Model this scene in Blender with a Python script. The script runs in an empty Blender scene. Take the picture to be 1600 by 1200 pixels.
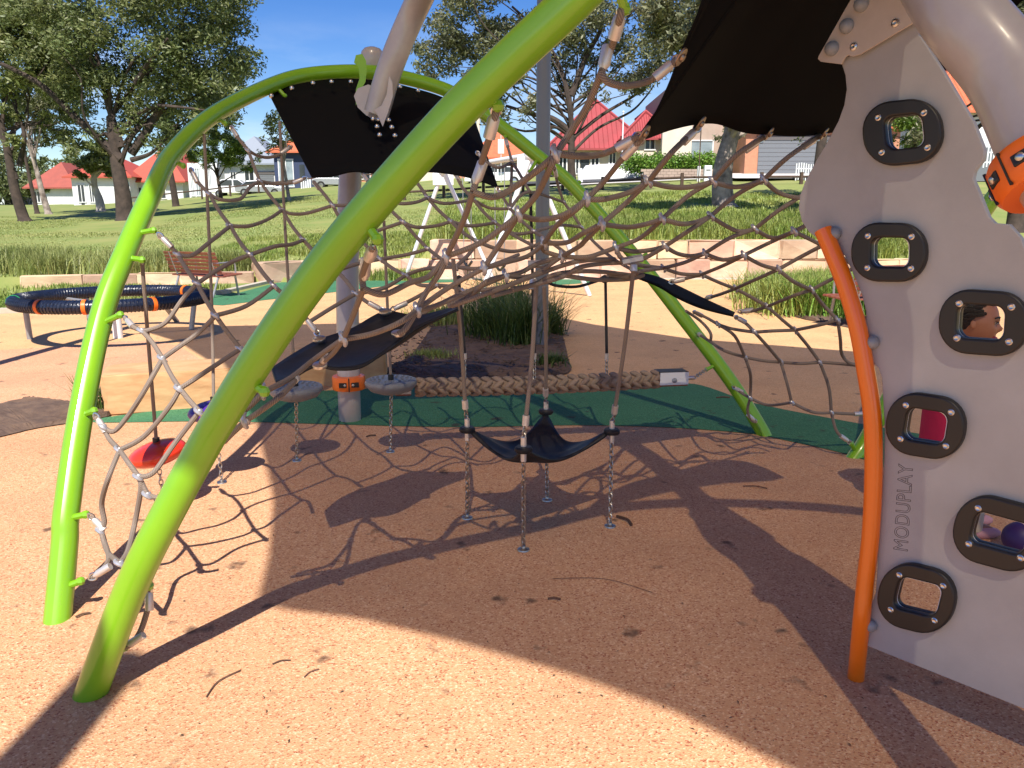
import bpy, bmesh, math, random
import numpy as np
from mathutils import Vector, Matrix, Euler
random.seed(7); rng = np.random.default_rng(7)
S = bpy.context.scene
COL = S.collection
R = math.radians
# ------------------------------------------------------------------ camera
PITCH = R(12.0); CH = 1.5; F = 1202.0
cam = bpy.data.cameras.new('camera'); co = bpy.data.objects.new('camera', cam); COL.objects.link(co)
co.location = (0, 0, CH); co.rotation_euler = (R(90) - PITCH, 0, 0)
cam.sensor_width = 36; cam.lens = 36 * F / 1600; cam.clip_start = 0.05; cam.clip_end = 2000
S.camera = co
# ------------------------------------------------------------------ world
w = bpy.data.worlds.new('World'); S.world = w; w.use_nodes = True
nt = w.node_tree; nt.nodes.clear()
wo = nt.nodes.new('ShaderNodeOutputWorld'); bg = nt.nodes.new('ShaderNodeBackground')
sky = nt.nodes.new('ShaderNodeTexSky'); sky.sky_type = 'NISHITA'; sky.sun_disc = False
SUN_EL = math.atan(1 / 0.8)
sky.sun_elevation = SUN_EL; sky.sun_rotation = math.pi; sky.altitude = 50; sky.air_density = 1.0; sky.dust_density = 0.3; sky.ozone_density = 2.0
hs = nt.nodes.new('ShaderNodeHueSaturation'); hs.inputs['Saturation'].default_value = 1.42; hs.inputs['Hue'].default_value = .518
tc = nt.nodes.new('ShaderNodeTexCoord'); mp = nt.nodes.new('ShaderNodeMapping'); mp.inputs['Scale'].default_value = (3, 3, 9)
cn = nt.nodes.new('ShaderNodeTexNoise'); cn.inputs['Scale'].default_value = 1.6; cn.inputs['Detail'].default_value = 7; cn.inputs['Roughness'].default_value = .55
cr = nt.nodes.new('ShaderNodeMapRange'); cr.inputs['From Min'].default_value = .42; cr.inputs['From Max'].default_value = .72
sx = nt.nodes.new('ShaderNodeSeparateXYZ')
lo = nt.nodes.new('ShaderNodeMapRange'); lo.inputs['From Min'].default_value = .24; lo.inputs['From Max'].default_value = .02
mu = nt.nodes.new('ShaderNodeMath'); mu.operation = 'MULTIPLY'
mx = nt.nodes.new('ShaderNodeMixRGB'); mx.inputs['Color2'].default_value = (7.2, 7.6, 8.2, 1)
L = nt.links.new
L(sky.outputs[0], hs.inputs['Color']); L(tc.outputs['Generated'], mp.inputs[0]); L(mp.outputs[0], cn.inputs['Vector'])
L(cn.outputs['Fac'], cr.inputs[0]); L(tc.outputs['Generated'], sx.inputs[0]); L(sx.outputs['Z'], lo.inputs[0])
L(cr.outputs[0], mu.inputs[0]); L(lo.outputs[0], mu.inputs[1]); L(mu.outputs[0], mx.inputs['Fac'])
L(hs.outputs[0], mx.inputs['Color1']); L(mx.outputs[0], bg.inputs['Color']); L(bg.outputs[0], wo.inputs[0])
bg.inputs['Strength'].default_value = 0.075
sl = bpy.data.lights.new('sun', 'SUN'); so = bpy.data.objects.new('sun', sl); COL.objects.link(so)
sl.energy = 4.2; sl.angle = R(.5); sl.color = (1, .945, .86); so.rotation_euler = (math.atan(.8), 0, 0); so.location = (0, -8, 12)
S.view_settings.view_transform = 'Standard'; S.view_settings.look = 'None'; S.view_settings.exposure = 0.95; S.view_settings.gamma = 1
S.view_settings.use_curve_mapping = False
S.render.engine = 'CYCLES'
S.cycles.transparent_max_bounces = 24
# ------------------------------------------------------------------ geometry helpers
cP, sP = math.cos(PITCH), math.sin(PITCH)
def P(px, py, t):
    """point seen at photo pixel (px,py) lying t metres deep"""
    dx = (px - 800) / F; dy = (600 - py) / F
    return Vector((dx * t, t * (cP + dy * sP), CH + t * (-sP + dy * cP)))
def G(px, py, z=0.0):
    dy = (600 - py) / F
    return P(px, py, (z - CH) / (-sP + dy * cP))
def AY(px, py, Y):
    dy = (600 - py) / F
    return P(px, py, Y / (cP + dy * sP))
def link(o, parent=None, ploc=None):
    COL.objects.link(o)
    if parent is not None:
        o.parent = parent
        l = parent.get('_o')
        if l is not None: o.matrix_parent_inverse = Matrix.Translation((-l[0], -l[1], -l[2]))
    return o
def thing(name, label, cat, loc=(0, 0, 0), group=None, rz=0):
    o = bpy.data.objects.new(name, None); COL.objects.link(o); o.location = loc; o.rotation_euler[2] = rz
    o.empty_display_size = .1
    o['label'] = label; o['category'] = cat
    if group: o['group'] = group
    if rz == 0: o['_o'] = [float(v) for v in loc]
    return o
def tag(o, label, cat, group=None):
    o['label'] = label; o['category'] = cat
    if group: o['group'] = group
    return o
def mk(name, verts, faces, mat=None, parent=None, smooth=True, uvs=None, tri=None):
    me = bpy.data.meshes.new(name)
    if isinstance(verts, np.ndarray):
        nv = len(verts); f = np.asarray(faces, dtype=np.int32); k = f.shape[1]; nf = len(f)
        me.vertices.add(nv); me.vertices.foreach_set('co', verts.astype(np.float32).ravel())
        me.loops.add(nf * k); me.loops.foreach_set('vertex_index', f.ravel())
        me.polygons.add(nf); me.polygons.foreach_set('loop_start', np.arange(0, nf * k, k, dtype=np.int32))
        me.update(calc_edges=True); me.validate()
    else:
        me.from_pydata([tuple(v) for v in verts], [], faces)
    if uvs is not None:
        ul = me.uv_layers.new(name='UVMap')
        vi = np.zeros(len(me.loops), dtype=np.int32); me.loops.foreach_get('vertex_index', vi)
        ul.data.foreach_set('uv', np.asarray(uvs, dtype=np.float32)[vi].ravel())
    if smooth: me.polygons.foreach_set('use_smooth', [True] * len(me.polygons))
    me.update()
    o = bpy.data.objects.new(name, me)
    if mat: me.materials.append(mat)
    return link(o, parent)
def cat_rom(pts, n=6, closed=False):
    pts = [Vector(p) for p in pts]; N = len(pts)
    if N < 3 and not closed:
        return [pts[0].lerp(pts[1], i / n) for i in range(n + 1)]
    out = []
    rngi = range(N) if closed else range(N - 1)
    for i in rngi:
        if closed: p0, p1, p2, p3 = pts[i - 1], pts[i], pts[(i + 1) % N], pts[(i + 2) % N]
        else: p0 = pts[max(i - 1, 0)]; p1 = pts[i]; p2 = pts[i + 1]; p3 = pts[min(i + 2, N - 1)]
        for k in range(n):
            t = k / n
            out.append(.5 * ((2 * p1) + (p2 - p0) * t + (2 * p0 - 5 * p1 + 4 * p2 - p3) * t * t + (3 * p1 - p0 - 3 * p2 + p3) * t ** 3))
    if not closed: out.append(pts[-1])
    return out
class B:
    """collects geometry for one mesh"""
    def __init__(s): s.v = []; s.f = []; s.u = []
    def tube(s, pts, r, seg=8, caps=True):
        pts = [Vector(p) for p in pts]; n = len(pts); base = len(s.v)
        rr = r if isinstance(r, (list, tuple)) else [r] * n
        t0 = (pts[1] - pts[0]).normalized()
        up = Vector((0, 0, 1)) if abs(t0.z) < .9 else Vector((1, 0, 0))
        nrm = (up - t0 * up.dot(t0)).normalized(); L_ = 0
        for i, p in enumerate(pts):
            if i: L_ += (p - pts[i - 1]).length
            t = (pts[min(i + 1, n - 1)] - pts[max(i - 1, 0)])
            if t.length < 1e-9: t = t0
            t = t.normalized(); nrm = (nrm - t * nrm.dot(t)).normalized(); b = t.cross(nrm)
            for k in range(seg + 1):
                a = 2 * math.pi * k / seg
                s.v.append(p + (nrm * math.cos(a) + b * math.sin(a)) * rr[i]); s.u.append((k / seg, L_))
        w_ = seg + 1
        for i in range(n - 1):
            for k in range(seg):
                a = base + i * w_ + k; s.f.append((a, a + 1, a + w_ + 1, a + w_))
        if caps:
            s.f.append(tuple(base + k for k in range(seg))[::-1]); s.f.append(tuple(base + (n - 1) * w_ + k for k in range(seg)))
        return s
    def box(s, c, d, rot=None, sh=0):
        base = len(s.v); M_ = rot if rot is not None else Matrix.Identity(3); c = Vector(c)
        for z in (-.5, .5):
            for y in (-.5, .5):
                for x in (-.5, .5):
                    s.v.append(c + M_ @ Vector((x * d[0], y * d[1], z * d[2]))); s.u.append((0, 0))
        for q in ((0, 2, 3, 1), (4, 5, 7, 6), (0, 1, 5, 4), (2, 6, 7, 3), (0, 4, 6, 2), (1, 3, 7, 5)): s.f.append(tuple(base + i for i in q))
        return s
    def lathe(s, c, prof, seg=20, axis=None):
        base = len(s.v); c = Vector(c)
        q = Vector((0, 0, 1)).rotation_difference(Vector(axis).normalized()).to_matrix() if axis is not None else Matrix.Identity(3)
        for (r, z) in prof:
            for k in range(seg):
                a = 2 * math.pi * k / seg; s.v.append(c + q @ Vector((r * math.cos(a), r * math.sin(a), z))); s.u.append((k / seg, z))
        for i in range(len(prof) - 1):
            for k in range(seg):
                a = base + i * seg + k; b = base + i * seg + (k + 1) % seg
                s.f.append((a, b, b + seg, a + seg))
        s.f.append(tuple(base + k for k in range(seg))[::-1]); s.f.append(tuple(base + (len(prof) - 1) * seg + k for k in range(seg)))
        return s
    def ball(s, c, r, seg=12, sc=(1, 1, 1)):
        base = len(s.v); c = Vector(c); n = seg // 2
        for i in range(n + 1):
            th = math.pi * i / n
            for k in range(seg):
                a = 2 * math.pi * k / seg
                s.v.append(c + Vector((r * sc[0] * math.sin(th) * math.cos(a), r * sc[1] * math.sin(th) * math.sin(a), r * sc[2] * math.cos(th)))); s.u.append((0, 0))
        for i in range(n):
            for k in range(seg):
                a = base + i * seg + k; b = base + i * seg + (k + 1) % seg; s.f.append((a, a + seg, b + seg, b))
        return s
    def quad(s, a, b, c, d):
        base = len(s.v); s.v += [Vector(a), Vector(b), Vector(c), Vector(d)]; s.u += [(0, 0), (1, 0), (1, 1), (0, 1)]
        s.f.append((base, base + 1, base + 2, base + 3)); return s
    def prism(s, poly, z0, z1):
        base = len(s.v); n = len(poly)
        for z in (z0, z1):
            for p in poly: s.v.append(Vector((p[0], p[1], z))); s.u.append((0, 0))
        s.f.append(tuple(base + i for i in range(n))[::-1]); s.f.append(tuple(base + n + i for i in range(n)))
        for i in range(n): j = (i + 1) % n; s.f.append((base + i, base + j, base + n + j, base + n + i))
        return s
    def build(s, name, mat, parent=None, smooth=True):
        o = mk(name, s.v, s.f, mat, parent, smooth, s.u)
        if smooth: angle(o)
        return o
def angle(o, a=40):
    me = o.data; bm = bmesh.new(); bm.from_mesh(me); lim = R(a)
    for e in bm.edges:
        if len(e.link_faces) == 2 and e.calc_face_angle(0) > lim: e.smooth = False
    bm.to_mesh(me); bm.free()
def bevel(o, wd, seg=2):
    m = o.modifiers.new('bevel', 'BEVEL'); m.width = wd; m.segments = seg; m.limit_method = 'ANGLE'; m.angle_limit = R(35); return o
# ------------------------------------------------------------------ materials
def mat(name, col, rough=.6, metal=0, var=None, scale=10, bump=0, bscale=60, coat=0, spec=.5, obj_rand=0, coord='Object', detail=5, island=0):
    m = bpy.data.materials.new(name); m.use_nodes = True; n = m.node_tree; p = n.nodes['Principled BSDF']
    p.inputs['Roughness'].default_value = rough; p.inputs['Metallic'].default_value = metal
    p.inputs['Coat Weight'].default_value = coat; p.inputs['Coat Roughness'].default_value = .12
    p.inputs['Specular IOR Level'].default_value = spec
    c = (*col, 1); l = n.links.new
    p.inputs['Base Color'].default_value = c
    t = n.nodes.new('ShaderNodeTexCoord')
    cur = None
    if var is not None:
        no = n.nodes.new('ShaderNodeTexNoise'); no.inputs['Scale'].default_value = scale; no.inputs['Detail'].default_value = detail; no.inputs['Roughness'].default_value = .62
        l(t.outputs[coord], no.inputs['Vector'])
        rp = n.nodes.new('ShaderNodeMapRange'); rp.inputs['From Min'].default_value = .33; rp.inputs['From Max'].default_value = .67
        l(no.outputs['Fac'], rp.inputs[0])
        m_ = n.nodes.new('ShaderNodeMixRGB'); m_.inputs['Color1'].default_value = c; m_.inputs['Color2'].default_value = (*var, 1)
        l(rp.outputs[0], m_.inputs['Fac']); cur = m_.outputs[0]
    if obj_rand or island:
        h = n.nodes.new('ShaderNodeHueSaturation')
        if obj_rand:
            oi = n.nodes.new('ShaderNodeObjectInfo'); src = oi.outputs['Random']; a = obj_rand
        else:
            gi = n.nodes.new('ShaderNodeNewGeometry'); src = gi.outputs['Random Per Island']; a = island
        mr = n.nodes.new('ShaderNodeMapRange'); mr.inputs['To Min'].default_value = 1 - a; mr.inputs['To Max'].default_value = 1 + a
        mh = n.nodes.new('ShaderNodeMapRange'); mh.inputs['To Min'].default_value = .5 - a * .07; mh.inputs['To Max'].default_value = .5 + a * .05
        ms = n.nodes.new('ShaderNodeMath'); ms.operation = 'FRACT'; mm = n.nodes.new('ShaderNodeMath'); mm.operation = 'MULTIPLY'; mm.inputs[1].default_value = 7.31
        l(src, mr.inputs[0]); l(src, mm.inputs[0]); l(mm.outputs[0], ms.inputs[0]); l(ms.outputs[0], mh.inputs[0])
        l(mr.outputs[0], h.inputs['Value']); l(mh.outputs[0], h.inputs['Hue'])
        if cur: l(cur, h.inputs['Color'])
        else: h.inputs['Color'].default_value = c
        cur = h.outputs[0]
    if cur: l(cur, p.inputs['Base Color'])
    if bump:
        nb = n.nodes.new('ShaderNodeTexNoise'); nb.inputs['Scale'].default_value = bscale; nb.inputs['Detail'].default_value = 4
        l(t.outputs[coord], nb.inputs['Vector'])
        b = n.nodes.new('ShaderNodeBump'); b.inputs['Strength'].default_value = bump; b.inputs['Distance'].default_value = .01
        l(nb.outputs['Fac'], b.inputs['Height']); l(b.outputs[0], p.inputs['Normal'])
    return m
def rubber(name, col, dark, light):
    """bound rubber granules: speckle of three tones, broad scuffs, small dark stains"""
    m = bpy.data.materials.new(name); m.use_nodes = True; n = m.node_tree; p = n.nodes['Principled BSDF']; l = n.links.new
    t = n.nodes.new('ShaderNodeTexCoord')
    v = n.nodes.new('ShaderNodeTexVoronoi'); v.inputs['Scale'].default_value = 165; l(t.outputs['Object'], v.inputs['Vector'])
    sp = n.nodes.new('ShaderNodeSeparateColor'); l(v.outputs['Color'], sp.inputs[0])
    rp = n.nodes.new('ShaderNodeValToRGB'); e = rp.color_ramp.elements
    e[0].position = 0; e[0].color = (*dark, 1); e[1].position = 1; e[1].color = (*light, 1)
    for q, c in ((.22, col), (.72, col)):
        k = e.new(q); k.color = (*c, 1)
    l(sp.outputs[0], rp.inputs[0])
    def noise(sc, a, b, det=5):
        no = n.nodes.new('ShaderNodeTexNoise'); no.inputs['Scale'].default_value = sc; no.inputs['Detail'].default_value = det; l(t.outputs['Object'], no.inputs['Vector'])
        r_ = n.nodes.new('ShaderNodeMapRange'); r_.inputs['From Min'].default_value = a; r_.inputs['From Max'].default_value = b; l(no.outputs['Fac'], r_.inputs[0]); return r_.outputs[0]
    def mixc(c1, c2, fac, typ='MIX'):
        x = n.nodes.new('ShaderNodeMixRGB'); x.blend_type = typ
        l(c1, x.inputs['Color1']); x.inputs['Color2'].default_value = (*c2, 1)
        if fac is not None: l(fac, x.inputs['Fac'])
        return x.outputs[0]
    c = rp.outputs[0]
    a = n.nodes.new('ShaderNodeMath'); a.operation = 'MULTIPLY'; a.inputs[1].default_value = .45; l(noise(1.3, .4, .75), a.inputs[0])
    c = mixc(c, (col[0] * .62, col[1] * .62, col[2] * .66), a.outputs[0])
    a2 = n.nodes.new('ShaderNodeMath'); a2.operation = 'MULTIPLY'; a2.inputs[1].default_value = .35; l(noise(9, .55, .8), a2.inputs[0])
    c = mixc(c, tuple(min(1, x * 1.2) for x in col), a2.outputs[0])
    a3 = n.nodes.new('ShaderNodeMath'); a3.operation = 'MULTIPLY'; a3.inputs[1].default_value = .8; l(noise(5.5, .655, .73, 3), a3.inputs[0])
    c = mixc(c, (.06, .04, .03), a3.outputs[0])
    l(c, p.inputs['Base Color']); p.inputs['Roughness'].default_value = .87; p.inputs['Specular IOR Level'].default_value = .25
    b = n.nodes.new('ShaderNodeBump'); b.inputs['Strength'].default_value = .55; b.inputs['Distance'].default_value = .004
    l(v.outputs['Distance'], b.inputs['Height']); l(b.outputs[0], p.inputs['Normal'])
    return m
def rope_mat(name, c1, c2, pitch=24.0):
    m = bpy.data.materials.new(name); m.use_nodes = True; n = m.node_tree; p = n.nodes['Principled BSDF']; l = n.links.new
    u = n.nodes.new('ShaderNodeUVMap'); s = n.nodes.new('ShaderNodeSeparateXYZ'); l(u.outputs[0], s.inputs[0])
    a = n.nodes.new('ShaderNodeMath'); a.operation = 'MULTIPLY'; a.inputs[1].default_value = pitch; l(s.outputs['Y'], a.inputs[0])
    b = n.nodes.new('ShaderNodeMath'); b.operation = 'ADD'; l(a.outputs[0], b.inputs[0])
    x6 = n.nodes.new('ShaderNodeMath'); x6.operation = 'MULTIPLY'; x6.inputs[1].default_value = 6; l(s.outputs['X'], x6.inputs[0])
    x1 = n.nodes.new('ShaderNodeMath'); x1.operation = 'MULTIPLY'; x1.inputs[1].default_value = 6; l(a.outputs[0], x1.inputs[0])
    ad = n.nodes.new('ShaderNodeMath'); ad.operation = 'ADD'; l(x6.outputs[0], ad.inputs[0]); l(x1.outputs[0], ad.inputs[1])
    tw = n.nodes.new('ShaderNodeMath'); tw.operation = 'MULTIPLY'; tw.inputs[1].default_value = 2 * math.pi; l(ad.outputs[0], tw.inputs[0])
    si = n.nodes.new('ShaderNodeMath'); si.operation = 'SINE'; l(tw.outputs[0], si.inputs[0])
    mr = n.nodes.new('ShaderNodeMapRange'); mr.inputs['From Min'].default_value = -1; l(si.outputs[0], mr.inputs[0])
    mxx = n.nodes.new('ShaderNodeMixRGB'); mxx.inputs['Color1'].default_value = (*c1, 1); mxx.inputs['Color2'].default_value = (*c2, 1); l(mr.outputs[0], mxx.inputs['Fac'])
    l(mxx.outputs[0], p.inputs['Base Color']); p.inputs['Roughness'].default_value = .75
    bp = n.nodes.new('ShaderNodeBump'); bp.inputs['Strength'].default_value = .5; bp.inputs['Distance'].default_value = .002; l(mr.outputs[0], bp.inputs['Height']); l(bp.outputs[0], p.inputs['Normal'])
    return m
M = {}
M['green'] = mat('green_paint', (.20, .43, .014), .3, coat=.5, var=(.17, .385, .012), scale=3)
M['orange'] = mat('orange_paint', (.92, .19, .004), .3, coat=.5)
M['orange_plastic'] = mat('orange_plastic', (.82, .16, .012), .4)
M['grey_tube'] = mat('grey_tube_paint', (.42, .39, .365), .35, coat=.4, var=(.36, .32, .31), scale=6)
M['panel'] = mat('grey_panel', (.40, .395, .405), .5, var=(.335, .33, .34), scale=3.5, bump=.08, bscale=220)
M['lit_lip'] = mat('painted_lit_lip', (.85, .85, .88), .45)  # bright colour stands in for light on the cut panel edge
M['plate'] = mat('light_plate', (.55, .49, .45), .5, var=(.46, .40, .36), scale=7)
M['black_rubber'] = mat('black_rubber', (.010, .011, .014), .45, spec=.3, var=(.02, .021, .026), scale=14, bump=.1, bscale=30)
M['tarp'] = mat('black_membrane', (.004, .004, .0045), .8, spec=.12)
M['hold'] = mat('black_hold', (.014, .013, .013), .45)
M['steel'] = mat('steel', (.62, .61, .6), .28, 1)
M['bronze'] = mat('dull_bronze', (.30, .23, .18), .35, .9)
M['chain'] = mat('galvanised_chain', (.45, .42, .38), .4, 1)
M['ferrule'] = mat('aluminium_ferrule', (.66, .62, .58), .42, .6)
M['clamp'] = mat('grey_clamp', (.46, .46, .49), .35, .5)
M['bolt'] = mat('grey_bolt_cap', (.26, .28, .31), .35)
M['rope'] = rope_mat('brown_rope', (.145, .112, .09), (.285, .225, .18))
M['rope_dark'] = rope_mat('black_rope', (.012, .012, .013), (.03, .03, .03))
M['braid'] = mat('braided_rope', (.42, .31, .22), .85, var=(.30, .215, .15), scale=40, bump=.6, bscale=160, obj_rand=.12)
M['terracotta'] = rubber('terracotta_rubber', (.60, .325, .168), (.34, .10, .05), (.78, .52, .32))
M['salmon'] = rubber('salmon_rubber', (.64, .33, .18), (.40, .16, .08), (.78, .50, .32))
M['tan'] = rubber('tan_rubber', (.68, .39, .18), (.45, .23, .10), (.80, .54, .30))
M['greenr'] = rubber('green_rubber', (.055, .185, .085), (.025, .09, .045), (.11, .28, .15))
M['soil'] = mat('soil', (.16, .10, .065), .95, var=(.09, .055, .04), scale=9, bump=1, bscale=30)
M['kerb'] = mat('kerb', (.55, .48, .38), .8, var=(.42, .36, .28), scale=4)
M['stone'] = mat('sandstone', (.66, .49, .32), .85, var=(.46, .29, .19), scale=1.1, bump=1, bscale=5, obj_rand=.32)
M['stone2'] = mat('golden_sandstone', (.60, .39, .19), .9, var=(.50, .27, .12), scale=5, bump=.35, bscale=7, obj_rand=.1)
M['timber'] = mat('red_brown_timber', (.24, .075, .04), .55, var=(.17, .05, .03), scale=12, obj_rand=.15)
M['metal_leg'] = mat('grey_metal', (.3, .3, .31), .4, .4)
M['postgrey'] = mat('charcoal_post', (.13, .14, .165), .4, coat=.3)
M['white'] = mat('white_paint', (.72, .74, .76), .4, coat=.2)
M['navy'] = mat('navy_rope', (.006, .008, .018), .3, var=(.015, .022, .045), scale=30, bump=.8, bscale=26)
M['bark_d'] = mat('dark_bark', (.075, .052, .040), .95, var=(.035, .025, .02), scale=3, bump=1, bscale=8)
M['bark_l'] = mat('pale_bark', (.40, .33, .28), .85, var=(.10, .075, .06), scale=2.6, bump=.6, bscale=6)
M['bark_w'] = mat('cream_bark', (.55, .49, .42), .85, var=(.40, .33, .28), scale=1.5, bump=.3, bscale=6)
def leafmat(name, a, b, isl=.35):
    m = mat(name, a, .5, var=b, scale=.6, island=isl); p = m.node_tree.nodes['Principled BSDF']
    p.inputs['Subsurface Weight'].default_value = 0
    n = m.node_tree; tr = n.nodes.new('ShaderNodeBsdfTranslucent'); ms = n.nodes.new('ShaderNodeMixShader'); ms.inputs[0].default_value = .3
    out = n.nodes['Material Output']
    src = p.inputs['Base Color'].links[0].from_socket
    n.links.new(src, tr.inputs[0]); n.links.new(p.outputs[0], ms.inputs[1]); n.links.new(tr.outputs[0], ms.inputs[2]); n.links.new(ms.outputs[0], out.inputs['Surface'])
    return m
M['leaf'] = leafmat('gum_leaf', (.125, .165, .055), (.18, .20, .075))
M['leaf2'] = leafmat('olive_leaf', (.145, .18, .05), (.19, .21, .07))
M['leaf3'] = leafmat('grey_green_leaf', (.13, .155, .07), (.19, .185, .095))
M['leaf4'] = leafmat('bright_leaf', (.12, .2, .03), (.16, .22, .04))
M['hedge'] = leafmat('hedge_leaf', (.12, .24, .03), (.17, .30, .04))
M['blade'] = leafmat('grass_blade', (.20, .29, .05), (.31, .34, .08), .3)
M['blade_dry'] = leafmat('dry_grass_blade', (.33, .34, .11), (.24, .30, .08), .3)
M['reed'] = leafmat('dark_reed', (.06, .12, .022), (.10, .15, .03), .4)
M['green_band'] = mat('green_band', (.03, .32, .10), .4)
M['pink_shoe'] = mat('pink_shoe', (.50, .26, .30), .6)
M['grass'] = mat('lawn', (.16, .22, .045), .95, var=(.27, .27, .08), scale=.45, bump=.8, bscale=14, detail=9)
M['roof_red'] = mat('red_roof', (.38, .08, .045), .6, var=(.42, .07, .04), scale=3)
M['roof_crim'] = mat('crimson_roof', (.34, .05, .055), .7, var=(.27, .045, .045), scale=.9)
M['roof_or'] = mat('orange_tile_roof', (.60, .155, .06), .7, var=(.48, .11, .05), scale=4)
M['roof_brown'] = mat('brick_red_roof', (.34, .08, .055), .7, var=(.28, .07, .05), scale=2)
M['roof_grey'] = mat('grey_roof', (.24, .27, .31), .6)
M['wall_white'] = mat('white_render', (.70, .70, .70), .8, var=(.62, .62, .63), scale=2)
M['wall_cream'] = mat('cream_render', (.66, .58, .47), .8, var=(.60, .52, .42), scale=2)
M['wall_tan'] = mat('tan_render', (.42, .32, .25), .85, var=(.36, .27, .21), scale=2)
M['wall_navy'] = mat('navy_render', (.03, .045, .10), .7)
M['wall_brick'] = mat('orange_brick', (.50, .23, .13), .85, var=(.42, .19, .11), scale=5)
M['wall_dk'] = mat('dark_wall', (.10, .09, .09), .8)
M['glass'] = mat('window_glass', (.03, .035, .04), .1, coat=.5)
M['glass_l'] = mat('curtained_glass', (.30, .36, .38), .2, var=(.18, .22, .24), scale=1)
M['garage'] = mat('grey_roller_door', (.15, .16, .175), .5)
M['concrete'] = mat('concrete', (.58, .54, .50), .85, var=(.5, .47, .43), scale=1)
M['asphalt'] = mat('asphalt', (.07, .07, .07), .9, var=(.05, .05, .05), scale=3)
M['rail'] = mat('old_rail_timber', (.09, .055, .04), .9, var=(.05, .03, .02), scale=6)
M['carw'] = mat('white_car_paint', (.78, .79, .8), .25, coat=.8)
M['cars'] = mat('silver_car_paint', (.42, .44, .47), .3, .5, coat=.8)
M['tyre'] = mat('tyre', (.015, .015, .015), .8)
M['cover'] = mat('white_cover_sheet', (.80, .80, .80), .6, var=(.70, .70, .72), scale=2, bump=.5, bscale=3)
M['skin'] = mat('skin', (.34, .145, .075), .5, var=(.29, .115, .06), scale=9)
M['hair'] = mat('black_hair', (.008, .007, .007), .45, bump=.6, bscale=120)
M['pink'] = mat('crimson_cloth', (.52, .012, .07), .8, bump=.3, bscale=30)
M['cream_cloth'] = mat('cream_cloth', (.52, .44, .33), .85, bump=.3, bscale=30)
M['purple'] = mat('purple_plastic', (.07, .02, .25), .4)
M['dpurple'] = mat('dark_purple_rubber', (.03, .012, .10), .5)
M['red_plastic'] = mat('red_plastic', (.66, .035, .01), .3, coat=.3)
M['disc'] = mat('grey_rubber', (.19, .20, .215), .45, bump=.3, bscale=60)
M['engrave'] = mat('engraved_line', (.10, .09, .09), .7)
M['lip'] = mat('lips', (.28, .03, .06), .5)
M['eye'] = mat('eye', (.4, .36, .33), .3)
M['flower'] = mat('orange_flower', (.8, .3, .01), .6)
M['twig'] = mat('twig', (.11, .06, .035), .9, obj_rand=.3)
M['sign'] = mat('sign_grey', (.55, .55, .56), .5)
# shade cloth: knitted, lets part of the sun through
m = bpy.data.materials.new('shade_cloth'); m.use_nodes = True; n = m.node_tree
tb = n.nodes.new('ShaderNodeBsdfTransparent'); ms = n.nodes.new('ShaderNodeMixShader'); ms.inputs[0].default_value = .85
tb.inputs[0].default_value = (1, .88, .70, 1)
n.nodes['Principled BSDF'].inputs['Base Color'].default_value = (.45, .36, .25, 1)
n.links.new(tb.outputs[0], ms.inputs[1]); n.links.new(n.nodes['Principled BSDF'].outputs[0], ms.inputs[2]); n.links.new(ms.outputs[0], n.nodes['Material Output'].inputs['Surface'])
M['sail'] = m
# ------------------------------------------------------------------ terrain
US = [-.8, -.5, -.25, 0, .25, .8]
TZ = {45: [1.5, 1.5, 2.5, 3.1, 3.65, 3.7], 60: [2.1, 2.1, 3.7, 4.55, 5.0, 5.1], 90: [3.2, 3.3, 5.6, 7.0, 7.4, 7.4], 400: [9, 9, 12, 14, 14, 14]}
def wallY(X): return float(np.interp(X, [-16, -11, -6.2, -4.8, 12], [16.5, 17.2, 18.6, 20.5, 20.5]))
def wallH(X): return float(np.interp(X, [-16, -6.3, -6.1, -2.3, -2.1, 9.3, 9.5, 14], [.28, .28, .5, .5, 1.0, 1.0, .5, .5]))
def kerbY(X): return float(np.interp(X, [-30, -9, -7.5, -6.6, -6.0, -5.6, 20], [11.8, 12.4, 13.2, 14.6, 16.2, 30, 30]))
def terr(X, Y):
    yw = wallY(X) + .3
    if Y < yw:
        return .03 if Y > kerbY(X) else -.03
    h0 = wallH(X) - .04
    u = X / max(Y, 20)
    ys = [45, 60, 90, 400]; zs = [float(np.interp(u, US, TZ[y])) for y in ys]
    return float(np.interp(Y, [yw] + ys, [h0] + zs))
xs = np.unique(np.concatenate([np.arange(-16, 16.01, .5), np.linspace(-300, -16, 40), np.linspace(16, 300, 40)]))
ys = np.concatenate([[-60, -20, -6, 0, 4, 8], np.arange(10, 24, .25), np.arange(24, 70, 1.5), np.linspace(70, 420, 26)])
V = []
for y in ys:
    for x in xs:
        nz = 0.0
        if y > 22: nz = .06 * math.sin(x * .7 + y * .3) * math.sin(y * .5 - x * .2)
        V.append((x, y, terr(x, y) + nz))
nx = len(xs); Fq = [(j * nx + i, j * nx + i + 1, (j + 1) * nx + i + 1, (j + 1) * nx + i) for j in range(len(ys) - 1) for i in range(nx - 1)]
gnd = mk('grass_ground', V, Fq, M['grass']); gnd['kind'] = 'structure'
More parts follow.
